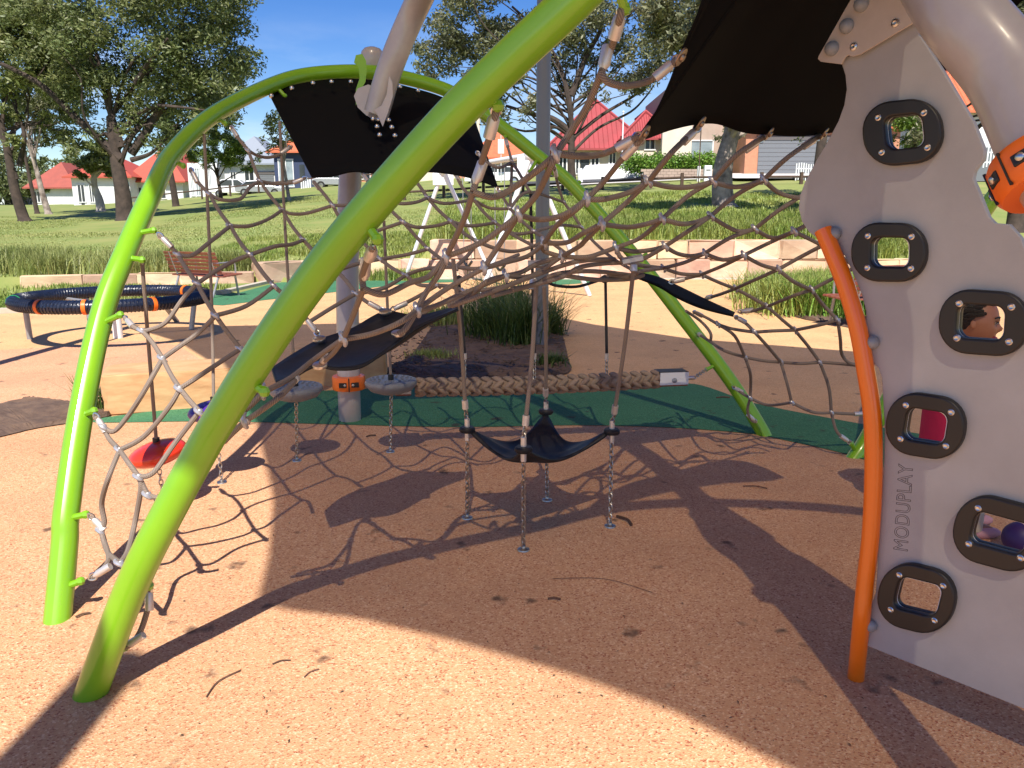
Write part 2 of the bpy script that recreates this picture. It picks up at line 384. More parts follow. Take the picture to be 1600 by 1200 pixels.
def sheet(name, px, z, mt, smooth=3, world=False, y1=None):
    pts = [Vector((*p, z)) for p in px] if world else [G(p[0], p[1], z) for p in px]
    if smooth: pts = cat_rom(pts, smooth, True)
    bm = bmesh.new(); vs = [bm.verts.new(p) for p in pts]
    es = [bm.edges.new((vs[i], vs[(i + 1) % len(vs)])) for i in range(len(vs))]
    bmesh.ops.triangle_fill(bm, edges=es, use_beauty=True)
    bmesh.ops.recalc_face_normals(bm, faces=bm.faces)
    me = bpy.data.meshes.new(name)
    for f in bm.faces:
        if f.normal.z < 0: f.normal_flip()
    bm.to_mesh(me); bm.free(); me.materials.append(mt)
    o = bpy.data.objects.new(name, me); COL.objects.link(o); o['kind'] = 'structure'; return o
# far rubber apron, in world metres
sheet('tan_rubber_surface', [(-16, 11.6), (-9, 12.3), (-7.5, 13.1), (-6.7, 14.4), (-6.1, 16.0), (-5.7, 18.4), (-4.9, 20.2), (12, 20.35), (13, 20), (13, -6), (-16, -6)], .0, M['tan'], 0, True)
sheet('salmon_rubber_surface', [(-700, 565), (0, 547), (240, 532), (330, 572), (430, 625), (300, 640), (150, 642), (0, 650), (-700, 720)], .004, M['salmon'], 3)
tp_ = [tuple(G(x, y, .008)[:2]) for x, y in [(-300, 732), (0, 678), (150, 655), (300, 652), (425, 654), (700, 661), (900, 658), (1050, 662), (1170, 671), (1210, 678), (1330, 705), (1400, 732), (1500, 762), (1900, 880)]]
sheet('terracotta_rubber_surface', tp_ + [(9, 1), (9, -6), (-16, -6), (-16, 3)], .008, M['terracotta'], 0, True)
sheet('green_rubber_band', [(150, 660), (165, 652), (240, 642), (420, 616), (650, 604), (890, 596), (1060, 598), (1110, 606), (1180, 630), (1345, 662), (1500, 690), (1900, 780), (1900, 900), (1500, 768), (1400, 738), (1330, 711), (1210, 684), (1170, 677), (1050, 668), (900, 664), (700, 667), (425, 660), (300, 658)], .012, M['greenr'], 3)
sheet('green_rubber_patch', [(325, 476), (420, 468), (560, 452), (640, 443), (720, 440), (720, 433), (560, 433), (420, 436), (330, 446)], .004, M['greenr'], 3)
sheet('green_rubber_circle', [(842, 441), (870, 445), (925, 441), (950, 435), (925, 431), (880, 430), (850, 434)], .004, M['greenr'], 3)
def bumpy(name, px, z0, h, mt, sm=3):
    o = sheet(name, px, z0, mt, sm); bm = bmesh.new(); bm.from_mesh(o.data)
    bmesh.ops.subdivide_edges(bm, edges=bm.edges[:], cuts=2, use_grid_fill=True)
    bmesh.ops.subdivide_edges(bm, edges=bm.edges[:], cuts=2, use_grid_fill=True)
    for v in bm.verts:
        if not v.is_boundary: v.co.z += h * (.5 + .5 * math.sin(v.co.x * 7 + v.co.y * 3) * math.sin(v.co.y * 9)) + random.uniform(0, h * .6)
    bm.to_mesh(o.data); bm.free(); return o
bumpy('garden_bed_soil', [(590, 588), (640, 556), (668, 520), (690, 488), (720, 462), (790, 456), (852, 466), (864, 490), (878, 520), (888, 560), (888, 582), (820, 590), (700, 591)], .016, .04, M['soil'])
bumpy('soil_strip', [(-260, 660), (0, 630), (60, 622), (150, 636), (170, 650), (60, 668), (0, 682), (-260, 740)], .016, .02, M['soil'])
bumpy('corner_bed_soil', [(1195, 470), (1240, 452), (1340, 444), (1500, 440), (1500, 520), (1380, 520), (1300, 506), (1240, 494)], .008, .04, M['soil'])
# kerb along the lawn
kb = B(); kp = [(x, kerbY(x)) for x in (-16, -13, -11, -9, -8, -7.5, -7, -6.6, -6.3, -6.0, -5.9)]
for a, b in zip(kp[:-1], kp[1:]):
    a = Vector((*a, .03)); b = Vector((*b, .03)); d = b - a; an = math.atan2(d.y, d.x)
    kb.box((a + b) / 2, (d.length + .02, .16, .10), Matrix.Rotation(an, 3, 'Z'))
ko = kb.build('concrete_kerb', M['kerb'], None, False); ko['kind'] = 'structure'
# ------------------------------------------------------------------ sandstone walls (each block its own piece)
def block_mesh(mt, seed):
    r_ = random.Random(seed); bm = bmesh.new(); bmesh.ops.create_cube(bm, size=1)
    bmesh.ops.bevel(bm, geom=bm.edges[:], offset=.05, segments=1, affect='EDGES')
    for v in bm.verts: v.co += Vector((r_.uniform(-.018, .018), r_.uniform(-.09, .09), r_.uniform(-.03, .03)))
    me = bpy.data.meshes.new('block'); bm.to_mesh(me); bm.free(); me.materials.append(mt); return me
BM = [block_mesh(M['stone'], i) for i in range(5)]
def wall(name, label, path, courses, hc, depth=.5, group=None):
    wl = thing(name, label, 'wall', (*path[0], 0), group)
    for c in range(courses):
        s = 0.0 - (0.35 if c % 2 else 0); pts = [Vector((*p, 0)) for p in path]
        seg = [(pts[i + 1] - pts[i]).length for i in range(len(pts) - 1)]; tot = sum(seg)
        def at(d):
            d = max(0, min(tot, d)); i = 0
            while i < len(seg) - 1 and d > seg[i]: d -= seg[i]; i += 1
            return pts[i].lerp(pts[i + 1], d / seg[i])
        s = 0
        while s < tot - .1:
            ln = random.uniform(.65, 1.25) if c % 2 else random.uniform(.8, 1.35)
            a = at(s); b = at(min(s + ln, tot)); d = b - a; an = math.atan2(d.y, d.x)
            o = bpy.data.objects.new('block', random.choice(BM)); link(o, wl)
            o.location = ((a.x + b.x) / 2 + random.uniform(-.01, .01), (a.y + b.y) / 2 + depth / 2 + random.uniform(-.035, .02) + (.03 if c else 0), hc * (c + .5) + random.uniform(-.006, .006))
            o.scale = (d.length - .008, depth, hc - .006); o.rotation_euler[2] = an + random.choice((0, math.pi))
            s += ln
    return wl
wall('retaining_wall', 'two course retaining wall of pale pink and cream sandstone blocks holding up the grass slope', [(-2.15, 20.5), (9.35, 20.5)], 2, .5)
wall('low_wall', 'single course end of the sandstone wall, seen through the second hand hole', [(9.4, 20.5), (14, 20.5)], 1, .5)
wall('low_wall', 'single course run of pale sandstone blocks behind the slatted bench', [(-6.2, 18.7), (-4.8, 20.48), (-2.17, 20.5)], 1, .5)
wall('edging_wall', 'knee high pale stone edging wall on the lawn behind the spinner ring', [(-11, 17.2), (-6.25, 18.6)], 1, .3, .35)
fp = B(); fp.box((4.0, 20.28, .008), (16, .35, .02)); o = fp.build('wall_footing', M['kerb'], None, False); o['kind'] = 'structure'
# golden blocks by the dome
def boulder(name, label, c, d, rz):
    bm = bmesh.new(); bmesh.ops.create_cube(bm, size=1)
    bmesh.ops.bevel(bm, geom=bm.edges[:], offset=.03, segments=2, affect='EDGES')
    bmesh.ops.subdivide_edges(bm, edges=[e for e in bm.edges if e.calc_length() > .3], cuts=5, use_grid_fill=True)
    for v in bm.verts:
        k = v.co.copy(); v.co += Vector((math.sin(k.y * 9 + k.z * 4), math.sin(k.x * 8 + 1), math.sin(k.x * 7 + k.y * 5))) * .012 + Vector([random.uniform(-.004, .004) for _ in range(3)])
    me = bpy.data.meshes.new(name); bm.to_mesh(me); bm.free(); me.materials.append(M['stone2'])
    o = bpy.data.objects.new(name, me); COL.objects.link(o); o.location = c; o.scale = d; o.rotation_euler[2] = rz
    tag(o, label, 'stone block'); angle(o, 30); return o
g1 = G(160, 652); g2 = G(392, 634); mid = (g1 + g2) / 2; dv = g2 - g1
an = math.atan2(dv.y, dv.x)
nv = Vector((-math.sin(an), math.cos(an), 0))
boulder('sandstone_block', 'long golden sandstone block seat beyond the left leg of the far arch', mid + nv * .3 + Vector((0, 0, .16)), (dv.length, .55, .32), an)
boulder('sandstone_block', 'small rough ochre sandstone block behind the rear grey pole collar', G(530, 606) + Vector((-.05, .35, .15)), (.85, .5, .36), .15)
# ------------------------------------------------------------------ arches of the dome
def pxc(l): return [P(*q) for q in l]
def peg(parent, a, b, mt='green', r=.013):
    """welded lug: stub plus rounded eye"""
    q = B(); q.tube([a, b], r, 8); q.ball(b, r * 1.35, 8); q.build('peg', M[mt], parent)
A_pts = [Vector((-1.375, 2.22, -.03))] + pxc([(192, 950, 2.42), (237, 850, 2.37), (317, 700, 2.33), (353, 640, 2.29), (416, 540, 2.22), (486, 440, 2.15), (565, 340, 2.07), (690, 200, 1.97), (790, 100, 1.91), (892, 5, 1.86)]) + [Vector(p) for p in ((.62, 1.95, 2.42), (1.25, 1.85, 2.6), (1.95, 1.8, 2.45), (2.55, 1.85, 1.75), (2.85, 2.0, .9), (2.95, 2.15, -.03))]
B_pts = [Vector((-1.74, 2.68, -.03))] + pxc([(101, 850, 3.03), (104, 800, 3.06), (126, 650, 3.2), (160, 490, 3.38), (198, 390, 3.55), (238, 300, 3.85), (270, 240, 4.2), (333, 180, 4.6), (420, 135, 5.1), (480, 117, 5.35), (560, 112, 5.5), (620, 119, 5.6), (700, 142, 5.7), (760, 180, 5.75), (842, 245, 5.8), (895, 290, 5.8), (985, 392, 5.72), (1062, 490, 5.62), (1140, 593, 5.53), (1190, 672, 5.48)])
e = B_pts[-1] - B_pts[-2]; B_pts.append(Vector((B_pts[-1].x + e.x * .12, B_pts[-1].y + e.y * .1, -.03)))
C_pts = [G(1338, 716) + Vector((-.03, 0, -.03))] + pxc([(1352, 690, 5.0), (1385, 630, 4.98), (1428, 545, 4.93), (1470, 462, 4.86), (1550, 312, 4.72)]) + [Vector(p) for p in ((3.25, 4.5, 2.2), (3.45, 3.9, 2.5), (3.4, 3.2, 2.35), (3.2, 2.6, 1.4), (3.05, 2.35, -.03))]
def arch(name, label, pts, base, rad=.05):
    t = thing(name, label, 'tube arch', base, 'green steel arches of the net climber')
    B().tube(cat_rom(pts, 8), rad, 24).build('tube', M['green'], t)
    return t
archA = arch('green_arch', 'nearest lime green arch tube sweeping from the lower left foot out of the top', A_pts, (-1.36, 2.22, 0))
archB = arch('green_arch', 'far lime green arch, whole in view, with the black riveted mat at its crown', B_pts, (-1.74, 2.68, 0), .049)
archC = arch('green_arch', 'lime green arch leg mostly hidden behind the grey climbing panel and orange rail', C_pts, (C_pts[0].x, C_pts[0].y, 0))
# lugs: (eye px, py, t) joined to the nearest point of the arch centre line
def lug(t_, pts, px, py, dep, mt='green', r=.013):
    e_ = P(px, py, dep); cr_ = cat_rom(pts, 8); c_ = min(cr_, key=lambda q: (q - e_).length); peg(t_, c_, e_, mt, r); return e_
for q in [(590, 374, 2.05), (778, 165, 1.95), (976, 14, 1.92), (345, 640, 2.3), (190, 1012, 2.5), (232, 915, 2.44), (413, 612, 2.24)]:
    lug(archA, A_pts, *q)
for q in [(352, 193, 4.65), (286, 259, 4.2), (240, 360, 3.6), (188, 492, 3.32), (147, 642, 3.15), (134, 804, 3.02), (126, 908, 2.97), (222, 406, 3.5), (790, 214, 5.75), (828, 268, 5.75), (866, 258, 5.78), (905, 285, 5.8), (960, 385, 5.68), (1009, 398, 5.7), (1090, 520, 5.5), (1104, 577, 5.52), (1146, 604, 5.42), (1180, 659, 5.4), (445, 150, 5.15), (320, 205, 4.5)]:
    lug(archB, B_pts, *q)
for q in [(1330, 693, 4.93), (1356, 645, 4.95)]:
    lug(archC, C_pts, *q)
# ------------------------------------------------------------------ grey tubes
t = thing('grey_pole', 'rear grey pole standing behind the low black mat with an orange collar near its foot', 'pole', G(545, 665))
rp = [G(545, 660) + Vector((0, .05, -.02))] + pxc([(545, 600, 5.8), (543, 450, 5.8), (546, 300, 5.78), (556, 200, 5.76), (572, 140, 5.74), (584, 96, 5.72)])
B().tube(cat_rom(rp, 6), .084, 28).build('tube', M['grey_tube'], t)
def collar(parent, c, ax, r, h):
    o = B().lathe(c, [(r * .78, -h / 2), (r * .97, -h / 2), (r, -h / 2 + .012), (r, h / 2 - .012), (r * .97, h / 2), (r * .78, h / 2)], 32, ax).build('collar', M['orange_plastic'], parent)
    q = B(); z = Vector(ax).normalized(); rt = Vector((-1 * c.y, c.x, 0)); toc = (Vector((0, 0, CH)) - c); toc = (toc - z * toc.dot(z)).normalized(); sd = z.cross(toc)
    m3 = Matrix((sd, toc, z)).transposed()
    q.box(c + toc * (r * .985), (.008, .012, h * 1.01), m3)
    for s_ in (-1, 1): q.box(c + toc * (r * .965) + sd * s_ * .045, (.055, .02, h * .35), m3)
    q.build('slot', M['hold'], o, False)
    b = B()
    for s_ in (-1, 1): b.lathe(c + toc * (r * .97) + sd * s_ * .03, [(.011, 0), (.011, .008), (.006, .012)], 10, toc)
    b.build('bolt', M['steel'], o)
    return o
collar(t, P(545, 597, 5.78) + Vector((0, 0, 0)), (0, 0, 1), .122, .10)
t = thing('grey_overhead_arch', 'fat grey tube passing overhead to the front right, with an orange collar', 'tube arch', (1.1, .95, 0))
ov = pxc([(588, 178, 5.1), (612, 100, 5.0), (655, 0, 4.85)]) + [Vector(p) for p in ((-.25, 4.55, 3.1), (.3, 3.6, 3.22), (.8, 2.75, 2.85), (1.0, 2.25, 2.3))] + pxc([(1490, 8, 1.75), (1578, 120, 1.66), (1634, 236, 1.58), (1712, 396, 1.5)]) + [Vector((1.16, 1.2, .75)), Vector((1.15, 1.05, -.02))]
B().tube(cat_rom(ov, 8), .083, 32).build('tube', M['grey_tube'], t)
ax = (P(1712, 396, 1.5) - P(1578, 120, 1.66)).normalized()
def big_collar():
    c = P(1640, 262, 1.568); r = .108; h = .085
    toc = (Vector((0, 0, CH)) - c); toc = (toc - ax * toc.dot(ax)).normalized(); sd = ax.cross(toc); 
    o = B().lathe(c, [(r * .78, -h / 2), (r * .92, -h / 2), (r, -h / 2 + .014), (r, h / 2 - .014), (r * .92, h / 2), (r * .78, h / 2)], 40, ax).build('collar', M['orange_plastic'], t)
    for a in (-62, -22, 18, 58, 98, 138, 178, 218, 258):
        d = (toc * math.cos(R(a)) + sd * math.sin(R(a))); s2 = ax.cross(d); m3 = Matrix((s2, d, ax)).transposed()
        q = B(); q.box(c + d * (r * .99), (.036, .008, h * .30), m3); bevel(q.build('slot', M['hold'], o, False), .003)
        B().lathe(c + d * (r * 1.0), [(.009, 0), (.009, .006), (.005, .009)], 10, d).build('bolt', M['steel'], o)
        B().box(c + (toc * math.cos(R(a + 20)) + sd * math.sin(R(a + 20))) * (r * .995), (.004, .006, h * .9), Matrix(((toc * -math.sin(R(a + 20)) + sd * math.cos(R(a + 20))), (toc * math.cos(R(a + 20)) + sd * math.sin(R(a + 20))), ax)).transposed()).build('joint', M['hold'], o, False)
big_collar()
# saddle plates at the crown
def plate_poly(name, px, t0, mt, parent, th=.012):
    pts = [P(x, y, t0) for x, y in px]; n = len(pts); nv = (Vector((0, 0, CH)) - pts[0]).normalized()
    q = B(); q.v = pts + [p - nv * th for p in pts]; q.u = [(0, 0)] * (2 * n)
    q.f.append(tuple(range(n))); q.f.append(tuple(range(n, 2 * n))[::-1])
    for i in range(n): j = (i + 1) % n; q.f.append((i, j, n + j, n + i))
    o = q.build(name, mt, parent, False); return o
plate_poly('crown_plate', [(556, 86), (566, 84), (572, 95), (573, 112), (571, 128), (563, 142), (560, 155), (556, 165), (556, 140), (562, 122), (560, 104), (553, 98)], 5.25, M['green'], archB, .03)
plate_poly('end_gusset', [(608, 118), (613, 128), (614, 150), (606, 176), (598, 198), (590, 180), (585, 172), (596, 165), (604, 148)], 4.95, M['grey_tube'], t, .012)
plate_poly('end_cap', [(553, 150), (559, 138), (575, 132), (602, 140), (603, 170), (597, 187), (588, 189), (572, 180), (559, 168)], 5.16, M['grey_tube'], t, .02)
B().lathe(P(582, 96, 5.6), [(.084, -.03), (.086, .0), (.086, .03), (.078, .065), (.055, .09), (.02, .10)], 24, (.05, -.1, 1)).build('pole_cap', M['grey_tube'], bpy.data.objects['grey_pole'])
# ------------------------------------------------------------------ black mats
def ruled(name, a, b, nu, mt, parent=None, th=.008, bulge=0, n=5, nrm=(0, 0, -1)):
    """surface between two traced edges, given the same number of points"""
    A_ = cat_rom(a, n); B_ = cat_rom(b, n); k = min(len(A_), len(B_)); vs = []; N_ = Vector(nrm)
    for i in range(k):
        for j in range(nu + 1):
            s = j / nu; vs.append(A_[i].lerp(B_[i], s) + N_ * bulge * math.sin(math.pi * s) * math.sin(math.pi * i / (k - 1)))
    fs = [(i * (nu + 1) + j, i * (nu + 1) + j + 1, (i + 1) * (nu + 1) + j + 1, (i + 1) * (nu + 1) + j) for i in range(k - 1) for j in range(nu)]
    o = mk(name, vs, fs, mt, parent); so_ = o.modifiers.new('thick', 'SOLIDIFY'); so_.thickness = th; so_.offset = 0; return o
top = pxc([(421, 148, 5.12), (450, 136, 5.22), (480, 129, 5.32), (520, 124, 5.42), (560, 124, 5.46), (600, 128, 5.5), (640, 137, 5.58), (690, 152, 5.64), (738, 178, 5.7)])
bot = pxc([(487, 277, 4.72), (520, 275, 4.75), (552, 268, 4.78), (590, 271, 4.8), (625, 270, 4.82), (660, 268, 4.84), (700, 271, 4.86), (740, 279, 4.9), (778, 293, 4.92)])
mB = thing('crown_mat', 'black rubber mat riveted under the crown of the far green arch', 'rubber mat', top[4])
o = ruled('sheet', top, bot, 8, M['tarp'], mB, .01, .05, nrm=(0, .4, -1))
for x, y, dep in [(424, 150, 5.05), (456, 138, 5.15), (489, 130, 5.25), (518, 128, 5.33), (548, 128, 5.38), (625, 136, 5.48), (653, 142, 5.52), (592, 187, 5.05), (607, 188, 5.05), (589, 198, 5.0), (612, 199, 5.0), (593, 211, 4.95), (617, 212, 4.95), (583, 186, 5.05)]:
    c_ = P(x, y, dep - .06); B().ball(c_, .017, 10).build('rivet', M['steel'], mB)
tl = pxc([(1104, -30, 2.0), (1092, 20, 2.05), (1062, 88, 2.15), (1040, 145, 2.22), (1020, 185, 2.28), (998, 218, 2.32), (1045, 203, 2.5), (1085, 194, 2.6), (1120, 193, 2.68), (1160, 206, 2.78), (1200, 210, 2.86), (1245, 212, 2.95), (1290, 208, 3.03), (1335, 196, 3.05), (1400, 160, 2.95), (1478, 108, 2.75), (1530, 60, 2.6), (1610, -10, 2.4)])
hub = pxc([(1180, -160, 1.92)] * 4 + [(1240, -170, 1.95)] * 4 + [(1330, -180, 2.0)] * 4 + [(1420, -170, 2.05)] * 3 + [(1560, -150, 2.1)] * 3)
hub = [h_ + Vector((.012 * i, .004 * i, .003 * i)) for i, h_ in enumerate(hub)]
mC = thing('large_black_mat', 'big black membrane seen from below at the top right, tied to the net', 'membrane', hub[8])
ruled('sheet', tl, hub, 14, M['tarp'], mC, .008)
# low mats
ua = pxc([(424, 577, 3.15), (455, 556, 3.3), (500, 531, 3.42), (550, 514, 3.52), (600, 488, 3.62), (650, 494, 3.62), (690, 486, 3.6), (715, 478, 3.6)])
ub = pxc([(432, 600, 2.95), (455, 592, 2.98), (492, 572, 3.02), (525, 577, 3.05), (565, 573, 3.1), (605, 546, 3.2), (650, 512, 3.35), (716, 484, 3.5)])
mL = thing('low_black_mat', 'black rubber mat lying low in the net, in front of the rear grey pole', 'rubber mat', ub[3])
ruled('sheet', ua, ub, 8, M['black_rubber'], mL, .012, .05)
for x, y, d_ in [(499, 530, 3.4), (602, 487, 3.58), (500, 571, 3.0), (622, 521, 3.25)]:
    c_ = P(x, y, d_ - .02); B().lathe(c_, [(.028, -.006), (.03, 0), (.028, .006), (.012, .008)], 16, (0, -.3, 1)).build('washer', M['steel'], mL)
ra = pxc([(996, 426, 4.3), (1030, 434, 4.4), (1065, 450, 4.5), (1100, 467, 4.6), (1148, 489, 4.7)])
rb = pxc([(998, 435, 4.0), (1030, 448, 4.1), (1060, 466, 4.2), (1098, 482, 4.35), (1146, 494, 4.5)])
mR = thing('small_black_mat', 'thin looking black rubber mat seen edge on, right of centre below the net', 'rubber mat', rb[2])
ruled('sheet', ra, rb, 6, M['tarp'], mR, .010, 0)
# ------------------------------------------------------------------ the climbing net
FC = [(248, 365, 3.4), (165, 660, 3.1), (150, 820, 3.0), (300, 268, 4.1), (352, 190, 4.6), (455, 225, 4.9), (490, 282, 4.6), (337, 492, 3.2), (520, 320, 4.4), (428, 447, 3.4), (597, 485, 3.6), (497, 525, 3.42), (630, 347, 4.1), (565, 270, 4.8), (710, 270, 4.9), (705, 348, 4.2), (775, 292, 4.9), (797, 215, 5.5), (740, 420, 3.6), (835, 362, 4.3), (881, 315, 5.2), (850, 410, 3.7), (910, 355, 5.0), (1000, 420, 4.5), (230, 920, 2.5), (190, 1010, 2.5), (312, 645, 2.9), (217, 745, 2.85)]
NC = [(960, 10, 1.92), (940, 115, 2.05), (1060, 90, 2.15), (868, 240, 2.2), (775, 165, 1.96), (740, 300, 2.25), (590, 380, 2.06), (565, 450, 2.3), (695, 400, 2.55), (730, 470, 2.9), (540, 530, 2.6), (440, 640, 2.45), (850, 420, 3.2), (1000, 405, 3.3), (1000, 215, 2.3), (1090, 200, 2.6), (1195, 215, 2.85), (1280, 215, 3.0), (920, 310, 2.6), (1040, 350, 3.0), (1150, 370, 3.4), (1250, 330, 3.3), (1220, 420, 3.8), (1320, 360, 3.7), (1310, 500, 4.2), (1200, 515, 4.4), (1130, 510, 4.7), (1160, 565, 4.9), (1220, 567, 4.85), (1280, 567, 4.75), (1330, 690, 4.92), (1300, 645, 4.9), (1030, 440, 4.2), (1145, 490, 4.5), (1090, 520, 5.4), (1147, 605, 5.4), (500, 568, 2.95), (1345, 645, 4.95), (1180, 658, 5.38), (1072, 488, 4.9)]
def idw(C_, x, y):
    sw = s = 0
    for a, b, t_ in C_:
        d = (a - x) ** 2 + (b - y) ** 2 + 60; k = 1 / d ** 1.6; sw += k; s += k / t_
    return sw / s
net = thing('climbing_net', 'sagging diamond net of brown rope strung between the green arches', 'rope net', G(840, 700))
RR = .0098
def nparse(s): return [tuple(float(a) for a in q.split(',')) for q in s.split()]
NF = dict(N1=(388, 235), N2=(406, 283), N3=(441, 328), N4=(474, 375), N5=(520, 321), M1=(327, 303), M2=(360, 353), M3=(391, 398), M4=(428, 447), b3=(278, 398), K1=(308, 443), K2=(337, 493), K3=(376, 545), b4=(222, 517), J1=(254, 560), J2=(281, 607), J3=(312, 643), b5=(162, 667), H1=(187, 703), H2=(217, 745), H3=(231, 773), h4=(158, 829), h5=(188, 880), Q1=(594, 405), Q2=(634, 430), Q3=(669, 389), Q4=(683, 446), Q5=(712, 417), R1=(630, 347), S0=(668, 309), S2=(705, 346), S3=(747, 378), T1=(740, 312), T2=(774, 348), U1=(797, 326), U2=(835, 362), V1=(800, 253), W1=(881, 316), W2=(908, 355), P1=(556, 459), Q6=(727, 455))
NN = dict(n1=(940, 112), n2=(869, 240), n3=(739, 300), n4=(811, 335), n5=(697, 401), n6=(917, 311), n7=(850, 380), n8=(790, 431), n9=(756, 419), n10=(652, 484), n11=(568, 451), n12=(536, 530), n13=(940, 350), n14=(1013, 284), n15=(1035, 342), n17=(1113, 284), n18=(1193, 281), n19=(1110, 338), n20=(1179, 358), n21=(1240, 362), n23=(962, 387), n24=(877, 401), n25=(1039, 385), n26=(1101, 396), n27=(1162, 399), n28=(1216, 421), n29=(1268, 453), n30=(1309, 500), n31=(1036, 419), n32=(1096, 429), n33=(1149, 451), n34=(1199, 479), n35=(1122, 507), n36=(1179, 519), n37=(1242, 516), n38=(1164, 558), n39=(1220, 566), n40=(1281, 566), n41=(1172, 622), n42=(1237, 629), n43=(1299, 645), n44=(413, 612), n45=(385, 657))
FE = """361,198 372,215 N1|N1 402,243 420,246 440,240 455,230|N1 N2|N2 430,287 460,285 478,278|N2 N3|N3 N4|490,284 507,304 N5|N5 535,347 565,377 Q1|N5 480,333 455,334 N3|N5 545,320 570,312 600,312 625,318 650,316 S0|298,264 308,283 M1|M1 M2|M2 M3|M3 M4|M4 462,478 497,521|M1 345,312 375,311 390,293 N2|M2 390,353 420,342 N3|M2 328,378 300,399 b3|M3 430,385 455,382 N4|M3 365,408 335,425 K1|b3 K1|K1 K2|K2 K3|K1 285,468 260,503 235,515 b4|M4 385,478 K2|K2 310,520 275,545 J1|248,366 262,380 b3|195,496 207,510 b4|b4 238,535 J1|J1 J2|J2 J3|J1 240,585 220,620 200,650 178,674 b5|J2 265,635 225,682 H1|K3 330,575 300,595 J2|K3 395,565 413,610|J3 275,690 240,738 H2|150,650 155,660 b5|b5 170,685 H1|H1 200,722 H2|H2 H3|H1 170,745 159,785 163,815 h4|H2 220,765 210,820 200,860 h5|142,806 150,815 h4|h4 168,862 h5|143,901 160,890 170,872 163,845 h4|H3 245,777 262,770|232,917 232,945 220,985 206,1005 192,1013|N4 505,408 535,432 P1|P1 575,473 597,485|P1 520,480 480,505|P1 600,450 Q2|Q1 560,412 520,425|Q1 Q2|Q2 655,445 Q4|Q1 635,398 Q3|Q3 690,405 Q5|Q3 655,375 R1|R1 605,322 585,293 567,272|R1 600,357 575,366|R1 650,355 680,353 S2|S0 655,290 640,272|S0 S2|S2 S3|S0 695,318 T1|S3 712,417|S2 735,353 T2|712,272 722,292 T1|T1 T2|T2 800,366 835,385|T1 765,325 U1|777,294 787,310 U1|U1 815,345 U2|U1 V1|U1 825,300 W1|T2 803,365 U2|U2 875,352 W2|790,218 795,235 V1|V1 812,272 828,300|V1 780,262 760,253 745,237|866,262 872,290 W1|W1 897,338 W2|W2 925,375 955,402 985,420|U2 860,378 890,400|S3 780,390 810,392 850,378|Q5 745,420 775,412 810,398|Q2 665,420 Q5|Q4 650,465 628,476|Q4 705,448 Q6|Q6 765,452 800,445|Q6 700,468 670,484 640,505"""
NE = """973,8 968,30 955,75 n1|n1 948,127 975,134 1010,128 1035,112 1058,93|n1 918,165 890,208 n2|n2 905,244 940,241 970,228 998,212|n2 845,262 800,295 770,308 n3|n2 860,262 838,305 n4|776,168 768,205 752,255 n3|n3 724,345 n5|n4 790,352 750,380 n5|n4 840,343 880,336 n6|1003,216 975,245 945,282 n6|n6 900,328 870,352 n7|n6 945,311 985,300 n14|n5 670,432 640,442 600,460 n11|n5 688,425 665,458 n10|583,386 572,412 566,432 n11|n11 552,492 n12|n10 625,504 580,522 n12|n10 635,512 622,522|n12 520,552 502,567|n12 490,562 455,590 n44|n44 395,630 375,648 355,672|465,590 440,617 410,640 n45|n45 365,675 350,690|n10 700,450 n9|n9 790,410 825,400 n7|n4 785,375 n9|n10 680,478 740,452 n8|n7 885,379 910,365 n13|n13 975,320 n14|n14 1048,240 1075,214 1092,198|n13 980,355 1010,350 n15|n15 1075,306 n17|n14 1045,292 1080,292 n17|n17 1150,243 1192,215|n17 1145,292 1170,289 n18|n18 1232,245 1280,213|n18 1215,300 1240,308 1275,310|n19 1150,305 n18|n15 1065,350 1090,346 n19|n19 1138,355 1158,362 n20|n20 1215,330 1262,300|n20 1208,372 n21|n21 1275,342|n21 1262,372 1300,392 1330,412|n13 915,375 905,385 n24|n15 1000,372 n23|n24 840,412 815,425 n8|n24 915,402 940,395 n23|n23 990,393 1020,390 n25|n25 1080,358 n19|n25 1058,396 1080,400 n26|n26 1140,372 n20|n26 1130,406 n27|n27 1205,378 n21|n27 1190,414 n28|n28 1250,402 1285,384 1310,375|n28 1240,440 n29|n29 1300,436 1332,420|n29 1285,475 n30|n31 1070,410 n26|n31 1065,428 n32|n32 1130,415 n27|n32 1072,435 1049,441|n32 1125,442 n33|n33 1180,437 n28|n33 1125,460 1104,466|n33 1175,465 n34|n34 1240,462 n29|n34 1175,486 1157,487|n34 1225,502 n37|n37 1280,508 n30|n37 1210,517 n36|n36 1145,514 n35|n36 1165,505 1149,495|n35 1105,497 1084,487|n35 1148,525 n38|n36 1200,542 n39|n37 1262,540 n40|n38 n39|n39 1250,568 n40|n38 1132,548 1110,534 1092,522|1072,486 1095,502 1110,520 1110,534|n40 1310,568 1340,571|n30 1313,530 1315,552 1325,566 1342,571|n38 1172,582 1173,602 n41|1149,606 n41|n41 1168,642 1175,657 1182,659|n39 1230,600 n42|n41 1200,633 n42|n42 1270,644 n43|n40 1295,605 n43|n43 1335,647 1354,646|n43 1308,675 1328,691|n31 1000,424 985,433 950,430|n31 980,410 n23|n25 1010,402 985,410|n8 760,440 735,462 700,478|n8 830,431 n24|n24 850,392 n7|800,452 835,445 880,432 905,418 940,412 985,410|880,430 930,437 985,436 1005,430|770,462 835,444 870,428 930,424 1000,432|705,478 770,455 850,425 905,408 960,405"""
